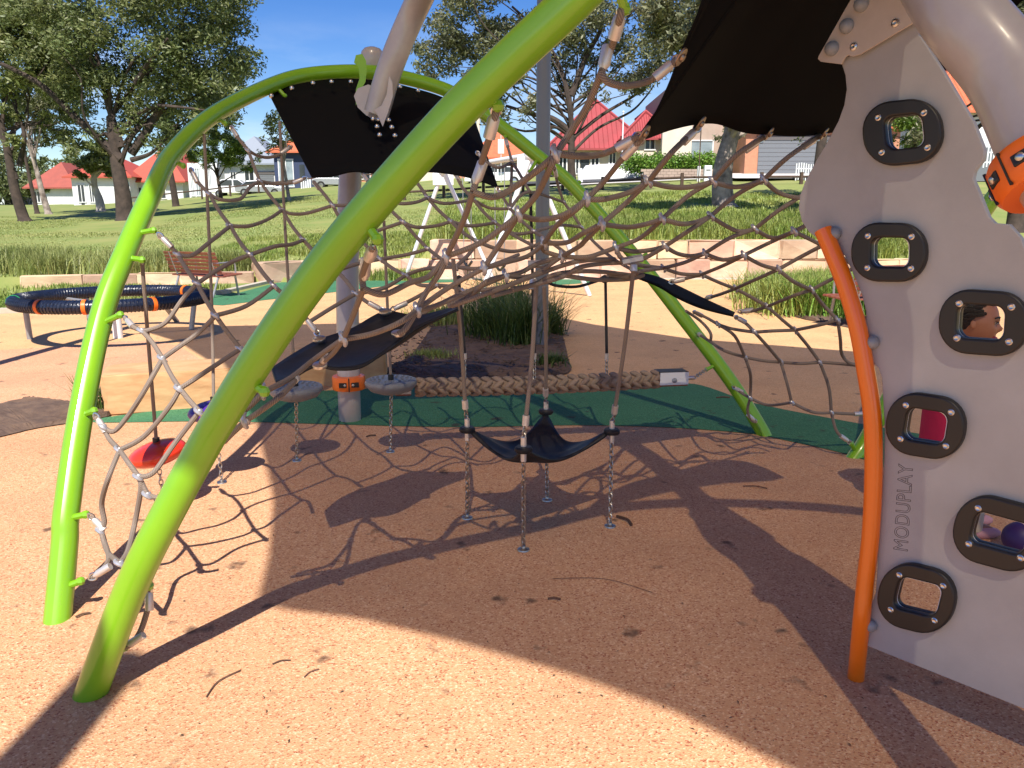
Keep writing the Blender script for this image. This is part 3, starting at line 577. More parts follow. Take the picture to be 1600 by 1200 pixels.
def build_edges(txt, nodes, C_):
    for e_ in txt.split('|'):
        pts = []
        for k in e_.split():
            x, y = nodes[k] if k in nodes else tuple(float(a) for a in k.split(','))
            pts.append((x, y))
        p3 = [P(x, y, idw(C_, x, y)) for x, y in pts]
        if len(p3) == 2:
            m_ = (p3[0] + p3[1]) / 2; m_.z -= (p3[0] - p3[1]).length * .03; p3.insert(1, m_)
        B().tube(cat_rom(p3, 5), RR, 8).build('rope', M['rope'], net)
build_edges(FE, NF, FC); build_edges(NE, NN, NC)
# S-shaped crossing clamps
q = B(); cpts = [Vector((-.010, 0, .019)), Vector((-.009, -.011, .012)), Vector((-.003, -.015, .004)), Vector((.004, -.015, -.005)), Vector((.008, -.010, -.014)), Vector((.008, 0, -.019))]
q.tube(cat_rom(cpts, 3), [.006 + .0025 * math.sin(math.pi * i / 15) for i in range(16)], 8); q.lathe((0, 0, 0), [(.0115, -.009), (.0130, -.007), (.0130, .007), (.0115, .009)], 12)
CLM = q.build('clamp', M['clamp'], net).data; bpy.data.objects.remove(bpy.data.objects['clamp'])
def clamp(x, y, t_, rot=0, sc=1):
    o = bpy.data.objects.new('clamp', CLM); link(o, net); o.location = P(x, y, t_); o.rotation_euler = (R(-10) + random.uniform(-.2, .2), R(rot) + random.uniform(-.15, .15), random.uniform(-.3, .3)); o.scale = (sc,) * 3
for k, (x, y) in NF.items(): clamp(x, y, idw(FC, x, y), -20, .95)
for k, (x, y) in NN.items():
    if k in ('n1', 'n3', 'n11'): continue
    clamp(x, y, idw(NC, x, y), 15 if x < 1000 else 0, 1.12 if x < 1000 else 1.0)
# swaged rope ends (ferrule + thimble)
def ferrule(a, b, ln=.05, r=.0145, eye=True, parent=None, mt='ferrule'):
    """a = lug point, b = direction along rope"""
    d = (b - a).normalized(); q_ = B(); q_.tube([a + d * .012, a + d * .03, a + d * (.03 + ln)], [.006, r, r], 12)
    o = q_.build('ferrule', M[mt], parent or net)
    if eye: B().tube(cat_rom([a + d * .03, a + d * .01 + d.cross(Vector((0, 1, 0))) * .012, a - d * .008, a + d * .01 - d.cross(Vector((0, 1, 0))) * .012, a + d * .03], 3), .0045, 6).build('thimble', M['steel'], o)
def fr(C_, x1, y1, x2, y2, **k): ferrule(P(x1, y1, idw(C_, x1, y1)), P(x2, y2, idw(C_, x2, y2)), **k)
for f_ in [(973, 10, 962, 50), (776, 168, 768, 200), (584, 386, 573, 412), (740, 294, 745, 280), (569, 445, 570, 430), (940, 118, 944, 100)]: fr(NC, *f_, r=.0165, eye=f_[0] in (973, 776, 584))
for f_ in [(1060, 91, 1035, 112), (1000, 211, 970, 228), (1003, 216, 978, 242), (1092, 198, 1070, 220), (1192, 215, 1160, 238), (1280, 213, 1245, 236), (502, 567, 516, 552), (465, 589, 444, 610), (1047, 441, 1065, 437), (1102, 466, 1120, 461), (1155, 487, 1172, 485), (1149, 495, 1162, 502), (1090, 521, 1108, 532), (1146, 605, 1162, 614), (1181, 659, 1173, 652), (1329, 692, 1312, 680), (1354, 646, 1335, 647), (1084, 487, 1100, 495)]: fr(NC, *f_)
for f_ in [(361, 198, 370, 212), (298, 264, 306, 280), (248, 366, 262, 380), (195, 496, 207, 510), (149, 648, 156, 660), (140, 805, 149, 814), (142, 903, 160, 892), (192, 1013, 206, 1004), (232, 915, 233, 940), (490, 284, 502, 299), (455, 229, 440, 239), (478, 278, 460, 285), (566, 271, 580, 290), (711, 271, 720, 287), (777, 294, 786, 308), (745, 238, 762, 254), (790, 217, 796, 238), (866, 260, 872, 288), (497, 523, 480, 500), (600, 486, 585, 478), (612, 484, 632, 475)]: fr(FC, *f_, r=.0135)
# big bronze washers of the large mat
for x, y, d_ in [(1064, 89, 2.1), (1007, 208, 2.27), (1095, 193, 2.57), (1202, 209, 2.82), (1288, 209, 2.97)]:
    o = B(); c_ = P(x, y, d_); o.lathe(c_, [(.010, -.003), (.025, -.003), (.027, 0), (.025, .003), (.012, .004), (.009, .010)], 20, (.75, -.35, -.55)); o.build('washer', M['bronze'], mC)
# rectangular joining sleeves
for (x, y, x2, y2) in [(972, 409, 1004, 403), (825, 413, 855, 412)]:
    a, b = P(x, y, 3.25), P(x2, y2, 3.25); B().tube([a, b], .017, 6).build('sleeve', M['clamp'], net)
B().tube([P(990, 414, 3.25), P(990, 424, 3.25)], .016, 10).build('sleeve', M['clamp'], net)
B().tube([P(833, 436, 3.3), P(832, 452, 3.3)], .016, 10).build('sleeve', M['clamp'], net)
# ------------------------------------------------------------------ chains
LINK = None
def chain(parent, a, b, name='chain', n=None):
    global LINK
    a = Vector(a); b = Vector(b); d = b - a; ln = .026; n = n or max(2, int(d.length / ln)); q_ = B()
    z = d.normalized(); x = z.orthogonal().normalized(); y = z.cross(x)
    for i in range(n):
        c = a + d * ((i + .5) / n); s_, o_ = (x, y) if i % 2 else (y, x)
        h = ln * .68; pts = []
        for k in range(8):
            an_ = 2 * math.pi * k / 8; pts.append(c + z * (h * math.cos(an_)) + s_ * (.0105 * math.sin(an_)))
        pts.append(pts[0]); q_.tube(pts, .0034, 5, False)
    return q_.build(name, M['chain'], parent)
def anchor(parent, p):
    B().lathe(p, [(.03, 0), (.028, .006), (.012, .012), (.01, .02)], 14).build('anchor', M['chain'], parent)
# ------------------------------------------------------------------ hanging four corner swing
feet = [G(730, 812), G(818, 862), G(953, 825), G(855, 784)]
cor = [Vector((feet[0].x, feet[0].y, .49)), Vector((feet[1].x - .005, feet[1].y, .475)), Vector((feet[2].x + .01, feet[2].y, .49)), Vector((feet[3].x - .01, feet[3].y, .53))]
cor[0] = P(730, 671, 3.82); cor[1] = P(818, 702, 3.42); cor[2] = P(956, 674, 3.78); cor[3] = P(853, 643, 4.2)
sw = thing('hanging_seat', 'black rubber four corner hanging seat held down by chains under the net', 'swing seat', (feet[0] + feet[2]) / 2)
ctr = sum(cor, Vector()) / 4; vs = []; n_ = 20
for i in range(n_ + 1):
    for j in range(n_ + 1):
        u = i / n_; v_ = j / n_
        p = cor[0] * (1 - u) * (1 - v_) + cor[1] * u * (1 - v_) + cor[2] * u * v_ + cor[3] * (1 - u) * v_
        bx = 4 * u * (1 - u); by = 4 * v_ * (1 - v_)
        e1 = bx * (1 - by) * .62 + by * (1 - bx) * .62
        p = p.lerp(ctr, .20 * (bx * (1 - by) * (1 - by * .5) + by * (1 - bx) * (1 - bx * .5)))
        p.z -= .15 * (max(bx, by) ** .8) * (.72 + .28 * min(bx, by))
        vs.append(p)
fs = [(i * (n_ + 1) + j, i * (n_ + 1) + j + 1, (i + 1) * (n_ + 1) + j + 1, (i + 1) * (n_ + 1) + j) for i in range(n_) for j in range(n_)]
o = mk('seat', vs, fs, M['black_rubber'], sw); sm = o.modifiers.new('t', 'SOLIDIFY'); sm.thickness = .014
tops = [(708, 405, 3.55), (838, 445, 3.28), (990, 420, 3.3), (850, 448, 3.75)]
mids = [(722, 540), (829, 560), (974, 560), (852, 560)]
for c_, f_, tp, md in zip(cor, feet, tops, mids):
    tpp = P(*tp); up_ = (tpp - c_).normalized(); rend = c_ + up_ * .12
    B().tube(cat_rom([tpp, tpp.lerp(rend, .5) + Vector((.006, 0, 0)), rend], 8), RR, 8).build('rope', M['rope'], sw)
    B().tube([rend - up_ * .01, rend + up_ * .035], .0155, 12).build('ferrule', M['ferrule'], sw)
    chain(sw, rend - up_ * .005, c_ + Vector((0, 0, .045)), 'link_chain', 3)
    B().tube([c_ + Vector((0, 0, .012)), c_ + Vector((0, 0, .055))], .013, 10).build('sleeve', M['ferrule'], sw)
    B().tube([c_ - Vector((0, 0, .012)), c_ - Vector((0, 0, .055))], .013, 10).build('sleeve', M['ferrule'], sw)
    B().lathe(c_, [(.035, -.013), (.04, -.006), (.04, .006), (.033, .014)], 16).build('corner_pad', M['black_rubber'], sw)
    chain(sw, c_ - Vector((0, 0, .05)), f_ + Vector((0, 0, .015))); anchor(sw, f_ + Vector((0, 0, .009)))
# ------------------------------------------------------------------ braided rope beam
ba = P(648, 605, 5.0); bb = P(1032, 592, 5.25); d = bb - ba; bz = d.normalized()
bm_ = thing('braided_beam', 'thick plaited tan rope beam slung level behind the hanging seat', 'rope beam', ((ba + bb) / 2).to_tuple())
q = B(); q.ball((0, 0, 0), .5, 10, (.78, .62, 1.0)); LOBE = q.build('strand', M['braid'], bm_).data; bpy.data.objects.remove(bpy.data.objects['strand'])
N_ = 23; nc = 8; rad = .060
bx_ = bz.cross(Vector((0, 0, 1))).normalized(); by_ = bx_.cross(bz).normalized()
B().tube(cat_rom([ba, (ba + bb) / 2 - Vector((0, 0, .012)), bb], 8), .040, 12).build('core', M['braid'], bm_)
for i in range(N_):
    for k in range(nc):
        s_ = (i + (.5 if k % 2 else 0) * 0 + .5) / N_; s_ = (i + .5 + (.0 if k % 2 else .0)) / N_; c = ba + d * s_; c.z -= .012 * math.sin(math.pi * s_)
        a_ = 2 * math.pi * (k + .5) / nc; rd = bx_ * math.cos(a_) + by_ * math.sin(a_); tg = bz.cross(rd).normalized()
        sg = 1 if k % 2 else -1
        ax_ = (bz * .80 + tg * sg * .60).normalized(); si_ = rd.cross(ax_)
        m3 = Matrix((si_, rd, ax_)).transposed().to_4x4()
        o = bpy.data.objects.new('strand', LOBE); link(o, bm_); L0 = bm_['_o']
        o.matrix_parent_inverse = Matrix.Translation((-L0[0], -L0[1], -L0[2]))
        m4 = Matrix.Translation(c + rd * rad * .82) @ m3 @ Matrix.Diagonal((.046, .052, .094, 1)); o.matrix_basis = m4
for s_, pt in ((-1, ba), (1, bb)):
    c_ = pt + bz * s_ * .075; m3 = Matrix((bz, bx_, by_)).transposed()
    o = B().box(c_, (.2 if s_ > 0 else .1, .12, .085), m3).build('end_cap', M['timber'] if s_ < 0 else M['timber'], bm_, False); bevel(o, .005)
    toc = -bx_ if (-bx_).dot(-c_) > 0 else bx_
    for tt in (-1, 1):
        o2 = B().box(c_ + toc * tt * .063 + Vector((0, 0, .012)), (.2 if s_ > 0 else .1, .006, .085), m3).build('plate', M['white'] if s_ > 0 else M['plate'], bm_, False)
    B().box(c_ + by_ * .05, (.2 if s_ > 0 else .1, .125, .014), m3).build('plate', M['hold'], bm_, False)
    if s_ > 0:
        B().lathe(c_ + toc * .066, [(.018, 0), (.018, .006), (.008, .009)], 14, toc).build('bolt', M['bolt'], bm_)
pe = P(1104, 577, 5.48); B().tube([bb + bz * .17, bb + bz * .24], .014, 10).build('eye_bolt', M['steel'], bm_); chain(bm_, bb + bz * .24, pe)
for (x, y, dt, y2, dy2) in [(717, 435, 5.0, 585, 5.05), (829, 300, 5.05, 585, 5.12), (946, 436, 5.2, 585, 5.2)]:
    a = P(x, y, dt); x2 = x + (9 if x == 717 else 6 if x == 829 else 2); b = P(x2, 552, dt); c = P(x2, 588, dt)
    B().tube([a, b], .010, 8).build('hanger_rope', M['rope_dark'], bm_); B().tube([b, b - Vector((0, 0, .04))], .013, 10).build('ferrule', M['ferrule'], bm_)
    chain(bm_, b - Vector((0, 0, .035)), c - Vector((0, 0, .02)))
B().tube(cat_rom([P(850, 438, 5.05), P(868, 446, 5.08), P(900, 448, 5.1), P(930, 440, 5.15), P(946, 434, 5.18)], 5), .010, 8).build('hanger_rope', M['rope_dark'], bm_)
B().ball(P(945, 436, 5.15), .03, 8).build('knot', M['rope_dark'], bm_); B().ball(P(717, 437, 4.98), .03, 8).build('knot', M['rope_dark'], bm_)
# ------------------------------------------------------------------ hanging disc steps
def disc(label, c, foot, topp, mt, r=.16, rope='rope', tilt=(0, 0, 1), fat=1.0, mid=None, group='disc steps hung in the net'):
    t = thing('disc_step', label, 'disc step', (foot.x, foot.y, 0), group); c = Vector(c)
    prof = [(.02, -.07), (r * .45, -.066), (r * .8, -.045), (r * .97, -.012), (r, .004), (r * .97, .018), (r * .9, .024), (r * .3, .02), (.02, .02)]
    prof = prof if fat == 1.0 else [(max(.01, r * math.cos(R(a_))), r * .42 * math.sin(R(a_))) for a_ in range(-88, 90, 11)]; B().lathe(c, prof, 28, tilt).build('disc', M[mt], t)
    q_ = B()
    for rr_ in (.45, .62, .78): 
        for k in range(int(24 * rr_)):
            an_ = 2 * math.pi * k / int(24 * rr_); q_.ball(c + Vector((math.cos(an_) * r * rr_, math.sin(an_) * r * rr_, .024)), .009, 6, (1, 1, .5))
    
    if fat == 1.0: q_.build('tread_studs', M[mt], t)['kind'] = 'stuff'
    B().tube([c + Vector((0, 0, .02)), c + Vector((0, 0, .055 * (1 if fat == 1.0 else 1.5)))], .018, 10).build('knob', M['hold'], t)
    B().tube(cat_rom([c + Vector((0, 0, .05)), mid or (c.lerp(topp, .5)), topp], 6), .0095, 8).build('rope', M[rope], t)
    chain(t, c - Vector((0, 0, .06)), foot + Vector((0, 0, .015))); anchor(t, foot + Vector((0, 0, .009)))
disc('large grey disc step hanging just left of the braided rope beam', P(611, 598, 4.86), G(610, 708), P(600, 345, 4.75), 'disc', .165, 'rope', mid=P(605, 470, 4.8))
disc('grey disc step half hidden behind the low black mat', P(462, 608, 4.72), G(464, 722), P(437, 190, 4.9), 'disc', .165, 'rope', mid=P(448, 400, 4.8))
disc('bright red disc step hanging at the left behind the nearest green tube', P(246, 708, 3.98), G(258, 802), P(222, 410, 3.55), 'red_plastic', .145, tilt=(-.22, -.05, 1), fat=1.5, rope= 'rope', mid=P(233, 550, 3.75))
disc('small purple disc step peeking out left of the nearest green tube', P(335, 642, 4.4), G(347, 756), P(319, 210, 4.45), 'purple', .145, tilt=(-.1, 0, 1), fat=1.4, rope= 'rope', mid=P(330, 450, 4.4))
bp = None
# ------------------------------------------------------------------ climbing panel
PN = Vector((-.768, -.640, 0)).normalized(); P0 = Vector((1.14, 2.263, .17)); PU = Vector((.64, -.768, 0)).normalized(); PV = Vector((0, 0, 1))
def onp(px, py, off=0.0):
    dx = (px - 800) / F; dy = (600 - py) / F; r_ = Vector((dx, cP + dy * sP, -sP + dy * cP)); o_ = Vector((0, 0, CH))
    return o_ + r_ * ((P0 + PN * off - o_).dot(PN) / r_.dot(PN))
def uv(px, py, off=0.0):
    p = onp(px, py, off) - P0; return (p.dot(PU), p.dot(PV))
PM = Matrix((PU, PV, PN)).transposed().to_4x4(); PM.translation = P0   # local x=PU y=PV z=PN(to viewer)
def curve2d(name, loops, ext, bev, mt, parent, zoff=0):
    cu = bpy.data.curves.new(name, 'CURVE'); cu.dimensions = '2D'; cu.fill_mode = 'BOTH'; cu.extrude = ext; cu.bevel_depth = bev; cu.bevel_resolution = 2
    for lp in loops:
        s_ = cu.splines.new('POLY'); s_.points.add(len(lp) - 1); s_.use_cyclic_u = True
        for i, (x, y) in enumerate(lp): s_.points[i].co = (x, y, 0, 1)
    tmp = bpy.data.objects.new(name, cu); COL.objects.link(tmp); dg = bpy.context.evaluated_depsgraph_get(); me = bpy.data.meshes.new_from_object(tmp.evaluated_get(dg))
    bpy.data.objects.remove(tmp); me.materials.clear(); me.materials.append(mt); me.transform(PM @ Matrix.Translation((0, 0, zoff)))
    o = bpy.data.objects.new(name, me); link(o, parent); return o
def rrect(cx, cy, hx, hy, rot, n=10, k=.62):
    out = []; r_ = min(hx, hy) * k
    for sx_, sy_, a0 in ((1, 1, 0), (-1, 1, 90), (-1, -1, 180), (1, -1, 270)):
        for i in range(n + 1):
            a = R(a0 + 90 * i / n); x = sx_ * (hx - r_) + r_ * math.cos(a); y = sy_ * (hy - r_) + r_ * math.sin(a)
            c_, s_ = math.cos(rot), math.sin(rot); out.append((cx + x * c_ - y * s_, cy + x * s_ + y * c_))
    return out
def prr(cx, cy, hx, hy, deg, off=0, k=.62):
    return [uv(x, y, off) for x, y in rrect(cx, cy, hx, hy, R(deg), 8, k)]
outline = [(1318, 96), (1325, 118), (1327, 140), (1323, 165), (1314, 190), (1298, 220), (1278, 254), (1262, 284), (1254, 306), (1252, 326), (1257, 346), (1268, 362), (1285, 374), (1305, 389), (1323, 398), (1332, 416), (1341, 436), (1350, 458), (1357, 485), (1357, 503), (1349, 514), (1344, 528), (1346, 548), (1357, 564), (1369, 567), (1377, 574), (1382, 590), (1384, 627), (1386, 661), (1385, 717), (1381, 785), (1377, 830), (1374, 897), (1372, 925), (1367, 939), (1355, 946), (1351, 974), (1349, 994), (1352, 1003), (1362, 1008), (1600, 1103), (1830, 1194), (1850, 1150), (1800, 1000), (1740, 800), (1690, 640), (1640, 470), (1604, 395), (1596, 372), (1578, 352), (1556, 350), (1546, 340), (1530, 300), (1521, 280), (1524, 266), (1537, 250), (1539, 235), (1522, 192), (1478, 118), (1442, 62), (1437, 56), (1437, 47), (1431, 33)]
rings = [(1411, 207, 58, 47, -6, 1415, 206, 28, 25), (1390, 394, 55, 43, 1, 1393, 394, 28, 22), (1538, 504, 66, 47, 4, 1534, 503, 36, 26), (1447, 665, 58, 46, 9, 1448, 665, 31, 24), (1562, 833, 68, 50, 15, 1563, 832, 42, 24), (1433, 934, 57, 48, 14, 1436, 931, 33, 24)]
pan = thing('climbing_wall', 'tall wavy edged grey climbing panel with six black framed hand holes, at the right', 'climbing panel', (1.3, 2.07, 0))
curve2d('board', [[uv(*p) for p in outline]] + [prr(r_[5], r_[6], r_[7] + 6, r_[8] + 5, r_[4]) for r_ in rings], .010, .0022, M['panel'], pan)
for r_ in rings:
    off = .026
    for sgn in (1, -1):
        rg = curve2d('hand_hold', [prr(r_[0], r_[1], r_[2], r_[3], r_[4], off if sgn > 0 else 0, .92), prr(r_[5], r_[6], r_[7] + 5, r_[8] + 4, r_[4], off if sgn > 0 else 0)], .008, .006, M['hold'], pan, sgn * .0245)
        if sgn > 0:
            c_, s_ = math.cos(R(r_[4])), math.sin(R(r_[4]))
            for ax2, ay2 in ((-.62, -.58), (.62, -.58), (-.62, .58), (.62, .58)):
                x = r_[0] + ax2 * r_[2] * c_ - ay2 * r_[3] * s_; y = r_[1] + ax2 * r_[2] * s_ + ay2 * r_[3] * c_
                c3 = onp(x, y, .036); B().lathe(c3, [(.010, -.002), (.010, .002), (.006, .0045), (.003, .003)], 12, PN).build('screw', M['steel'], rg)
    curve2d('lit_hole_lip', [prr(r_[5], r_[6], r_[7] + 7.5, r_[8] + 6.5, r_[4], 0), prr(r_[5], r_[6], r_[7] + 2, r_[8] + 2, r_[4], 0)], .012, .001, M['lit_lip'], pan, 0)  # added ring, painted bright as the lit panel thickness inside each hole
for x, y in ((1304, 365), (1363, 535), (1360, 977)):
    c3 = onp(x, y, .02); B().ball(c3, .0205, 18).build('dome_bolt', M['bolt'], pan)
# engraved outline lettering, reads upward
tx = bpy.data.curves.new('lettering', 'FONT'); tx.body = 'MODUPLAY'; tx.size = 1; tx.shear = .22; tx.fill_mode = 'NONE'; tx.bevel_depth = .028; tx.bevel_resolution = 0; tx.resolution_u = 4; tx.space_character = 1.08
tmp = bpy.data.objects.new('lettering', tx); COL.objects.link(tmp); me = bpy.data.meshes.new_from_object(tmp.evaluated_get(bpy.context.evaluated_depsgraph_get())); bpy.data.objects.remove(tmp)
xs_ = [v.co.x for v in me.vertices]; ys_ = [v.co.y for v in me.vertices]; x0, x1 = min(xs_), max(xs_); y0, y1 = min(ys_), max(ys_)
pa = onp(1419, 862, .012); pb = onp(1428, 721, .012); pw = onp(1395, 862, .012)
bu = pb - pa; bv = pw - pa; 
for v in me.vertices:
    a_ = (v.co.x - x0) / (x1 - x0); b_ = (v.co.y - y0) / (y1 - y0); z_ = v.co.z
    v.co = pa + bu * a_ + bv * b_ + PN * (z_ * .02)
me.materials.clear(); me.materials.append(M['engrave']); o = bpy.data.objects.new('lettering', me); link(o, pan)
# mounting plate with bolts
pl = curve2d('mounting_plate', [[uv(x, y, .03) for x, y in [(1331, 0), (1281, 88), (1280, 92), (1284, 96), (1300, 98), (1316, 100), (1321, 90), (1326, 86), (1334, 88), (1345, 85), (1429, 35), (1470, 10), (1480, -60), (1400, -90), (1370, -60)]]], .003, .001, M['plate'], pan, .032)
pl['label'] = 'pale mounting plate with round bolt caps at the top'
for x, y in ((1346, 7), (1323, 41), (1300, 76)): B().ball(onp(x, y, .038), .0215, 18).build('dome_bolt', M['bolt'], pl)
for x, y in ((1399, 36), (1334, 73)): B().lathe(onp(x, y, .037), [(.011, -.002), (.011, .003), (.006, .006), (.003, .003)], 12, PN).build('screw', M['steel'], pl)
# orange rail in front of the panel edge
orl = thing('orange_rail', 'curved bright orange steel rail standing along the left edge of the grey panel', 'rail', G(1335, 1068))
op = [onp(x, y, .03) for x, y in [(1286, 359), (1300, 392), (1321, 445), (1340, 510), (1352, 575), (1362, 640), (1365, 700), (1364, 770), (1360, 840), (1352, 910), (1345, 980)]]
op.append(G(1337, 1062) ); op.append(G(1337, 1062) + (G(1337, 1062) - op[-2]) * .1)
B().tube(cat_rom(op, 7), .0265, 20).build('tube', M['orange'], orl)
# ------------------------------------------------------------------ shade sail and posts
SH = [(-1.02, 2.83), (-.89, 2.77), (-.59, 2.70), (-.234, 2.55), (.214, 2.32), (.514, 2.12), (.74, 1.9), (1.4, 1.3), (2.2, .6), (3.9, -1.2), (4.4, 1), (5.2, 4), (6.9, 7.4), (4, 8.9), (2.3, 9.9), (1.2, 11.3), (.5, 12.6), (-.9, 11.9), (-2.5, 11.4), (-5.4, 10.9), (-4.2, 9.6), (-3.1, 7.96), (-1.94, 5.65), (-1.31, 4.0), (-1.11, 3.27)]
sa = thing('shade_sail', 'beige knitted shade sail stretched high over the climber, above the top of the photo', 'shade sail', (0, 2, 5))
bm = bmesh.new(); vs = [bm.verts.new((x, y - 4.0, 5.0)) for x, y in SH]; f = bm.faces.new(vs); bmesh.ops.triangulate(bm, faces=[f])
me = bpy.data.meshes.new('cloth'); bm.to_mesh(me); bm.free(); me.materials.append(M['sail']); link(bpy.data.objects.new('cloth', me), sa)
def post(label, x, y, h, r, mt='postgrey'):
    t = thing('shade_post', label, 'post', (x, y, 0), 'posts of the shade sail'); B().tube([(x, y, -.02), (x, y, h)], r, 24).build('shaft', M[mt], t)
    B().lathe((x, y, h), [(r * 1.02, -.02), (r * 1.02, .03), (r * .6, .05)], 24).build('cap', M[mt], t); return t
pb_ = AY(846, 545, 9.1)
t_ = post('tall charcoal grey steel post rising behind the middle of the net', pb_.x, 9.1, 5.2, .08)
B().box((pb_.x, 9.1, .02), (.3, .3, .02)).build('base_plate', M['postgrey'], t_, False)
post('sail post behind the camera whose shadow falls across the lower left corner', -1.36, -1.45, 4.75, .105)
post('sail post outside the picture at the far left', -5.5, 7.0, 5.1, .08)
post('sail post outside the picture at the far right', 7.0, 3.4, 5.1, .08)
# ------------------------------------------------------------------ spinner ring
sp = thing('spinner_ring', 'big navy and black rope wrapped ring on steel legs at the left edge', 'spinner', (-5.2, 9.9, 0))
c_ = Vector((-5.14, 9.95, .52)); Rr = 1.10
def arc(a0, a1, n=None, rr=Rr, dz=0):
    n = n or max(3, int(abs(a1 - a0) / 5)); return [c_ + Vector((rr * math.cos(R(a0 + (a1 - a0) * i / n)), rr * math.sin(R(a0 + (a1 - a0) * i / n)), dz + .05 * math.sin(R(a0 + (a1 - a0) * i / n)) * 0)) for i in range(n + 1)]
B().tube(arc(0, 360, 96), .078, 16, False).build('ring', M['navy'], sp)
q = B()
for k in range(170):
    a = 360 * k / 170; p = c_ + Vector((Rr * math.cos(R(a)), Rr * math.sin(R(a)), 0)); tg = Vector((-math.sin(R(a)), math.cos(R(a)), 0)); rd = Vector((math.cos(R(a)), math.sin(R(a)), 0))
    pts = [p + (rd * math.cos(x_) + Vector((0, 0, 1)) * math.sin(x_)) * .078 + tg * .012 * x_ for x_ in [2 * math.pi * i / 10 for i in range(11)]]
    q.tube(pts, .009, 4, False)
q.build('rope_wrapping', M['navy'], sp)['kind'] = 'stuff'
for a, mt in ((207, 'g'), (252, 'o'), (280, 'o'), (318, 'o'), (60, 'o'), (120, 'o')):
    B().tube(arc(a, a + 2.2, 3), .088, 16).build('colour_band', M['orange_plastic'] if mt == 'o' else M['leaf4'] if False else M['green_band'] if 'green_band' in M else M['greenr'], sp)
for px, py in ((47, 530), (143, 516), (277, 503), (299, 515)):
    g = G(px, py); dr = (Vector((c_.x, c_.y, 0)) - g); d2 = dr.normalized(); tpp = Vector((g.x, g.y, 0)) + Vector((0, 0, .44)) + d2 * (-.04)
    near = c_ + (Vector((g.x, g.y, c_.z)) - c_).normalized() * Rr; near.z = .44
    B().tube([g, near], .035, 14).build('leg', M['metal_leg'], sp)
B().tube([(c_.x, c_.y, 0), (c_.x, c_.y, .42)], .06, 18).build('hub', M['white'], sp)
for a in (30, 150, 270):
    B().tube([c_ + Vector((0, 0, -.1)), c_ + Vector((Rr * math.cos(R(a)), Rr * math.sin(R(a)), -.06))], .025, 10).build('spoke', M['metal_leg'], sp)
# ------------------------------------------------------------------ benches
def bench(label, loc, rz, ln=1.6):
    t = thing('park_bench', label, 'bench', (0, 0, 0)); T = Matrix.Translation(loc) @ Matrix.Rotation(rz, 4, 'Z')
    def bx(nm, c, d, mt, rot=None):
        o = B().box((0, 0, 0), d).build(nm, M[mt], t, False); o.matrix_basis = T @ Matrix.Translation(c) @ (rot.to_4x4() if rot else Matrix.Identity(4)); bevel(o, .006); return o
    for i in range(6):
        s_ = i / 5; bx('back_slat', (0, .27 + .12 * s_, .50 + .36 * s_), (ln, .022, .058), 'timber', Matrix.Rotation(R(-18), 3, 'X'))
    for i in range(5): bx('seat_slat', (0, -.2 + .1 * i, .44 - .008 * i), (ln, .085, .03), 'timber')
    for s_ in (-1, 1):
        x = s_ * (ln / 2 - .18)
        for a, b in (((x, .2, .43), (x, .38, 0)), ((x, -.2, .43), (x, -.26, 0))):
            o = B().tube([Vector(a), Vector(b)], .022, 8).build('leg', M['metal_leg'], t); o.matrix_basis = T
        o = B().tube([Vector((x, .24, .42)), Vector((x, .40, .88))], .018, 8).build('back_post', M['metal_leg'], t); o.matrix_basis = T
        o = B().tube(cat_rom([Vector((x, .33, .66)), Vector((x, .05, .67)), Vector((x, -.2, .66)), Vector((x, -.22, .43))], 4), .016, 8).build('armrest', M['metal_leg'], t); o.matrix_basis = T
    t.location = (0, 0, 0); return t
bl = G(326, 461)
bench('red brown slatted park bench on the green patch before the low wall', (bl.x, bl.y, .004), R(150), 1.55)
bl = G(1345, 512)
bench('red brown slatted bench half hidden behind the orange rail and panel', (bl.x + .35, bl.y + .3, .004), R(200), 1.6)
# ------------------------------------------------------------------ swing set
ss = thing('swing_set', 'white steel swing frame with splayed legs on the far rubber', 'swing set', (-.5, 17.2, 0))
tA = Vector((.35, 15.3, 2.72)); tB = Vector((-1.68, 19.4, 2.70))
B().tube([tA - (tB - tA).normalized() * .15, tB + (tB - tA).normalized() * .15], .055, 14).build('top_bar', M['white'], ss)
for a, fts in ((tA, (G(749, 468), G(921, 462))), (tB, (G(632, 438), G(772, 440)))):
    for f_ in fts: B().tube([a, f_], .05, 14).build('leg', M['white'], ss)
    B().ball(a, .12, 12).build('joint', M['white'], ss)
    B().box(a + Vector((0, 0, -.18)), (.5, .03, .34)).build('gusset', M['white'], ss, False)
for k, s_ in enumerate((.3, .68)):
    c0 = tA.lerp(tB, s_); dr = (tB - tA).normalized()
    t = thing('swing', ('black swing seat hanging nearer on the white frame', 'black swing seat hanging farther on the white frame')[k], 'swing', (c0.x, c0.y, .5))
    for e_ in (-.24, .24): B().tube([c0 + dr * e_ - Vector((0, 0, .05)), c0 + dr * e_ * .9 - Vector((0, 0, 2.15))], .009, 6).build('chain', M['metal_leg'], t)
    B().tube(cat_rom([c0 - dr * .24 - Vector((0, 0, 2.13)), c0 - Vector((0, 0, 2.25)), c0 + dr * .24 - Vector((0, 0, 2.13))], 5), [.03] * 11, 8).build('seat', M['hold'], t)
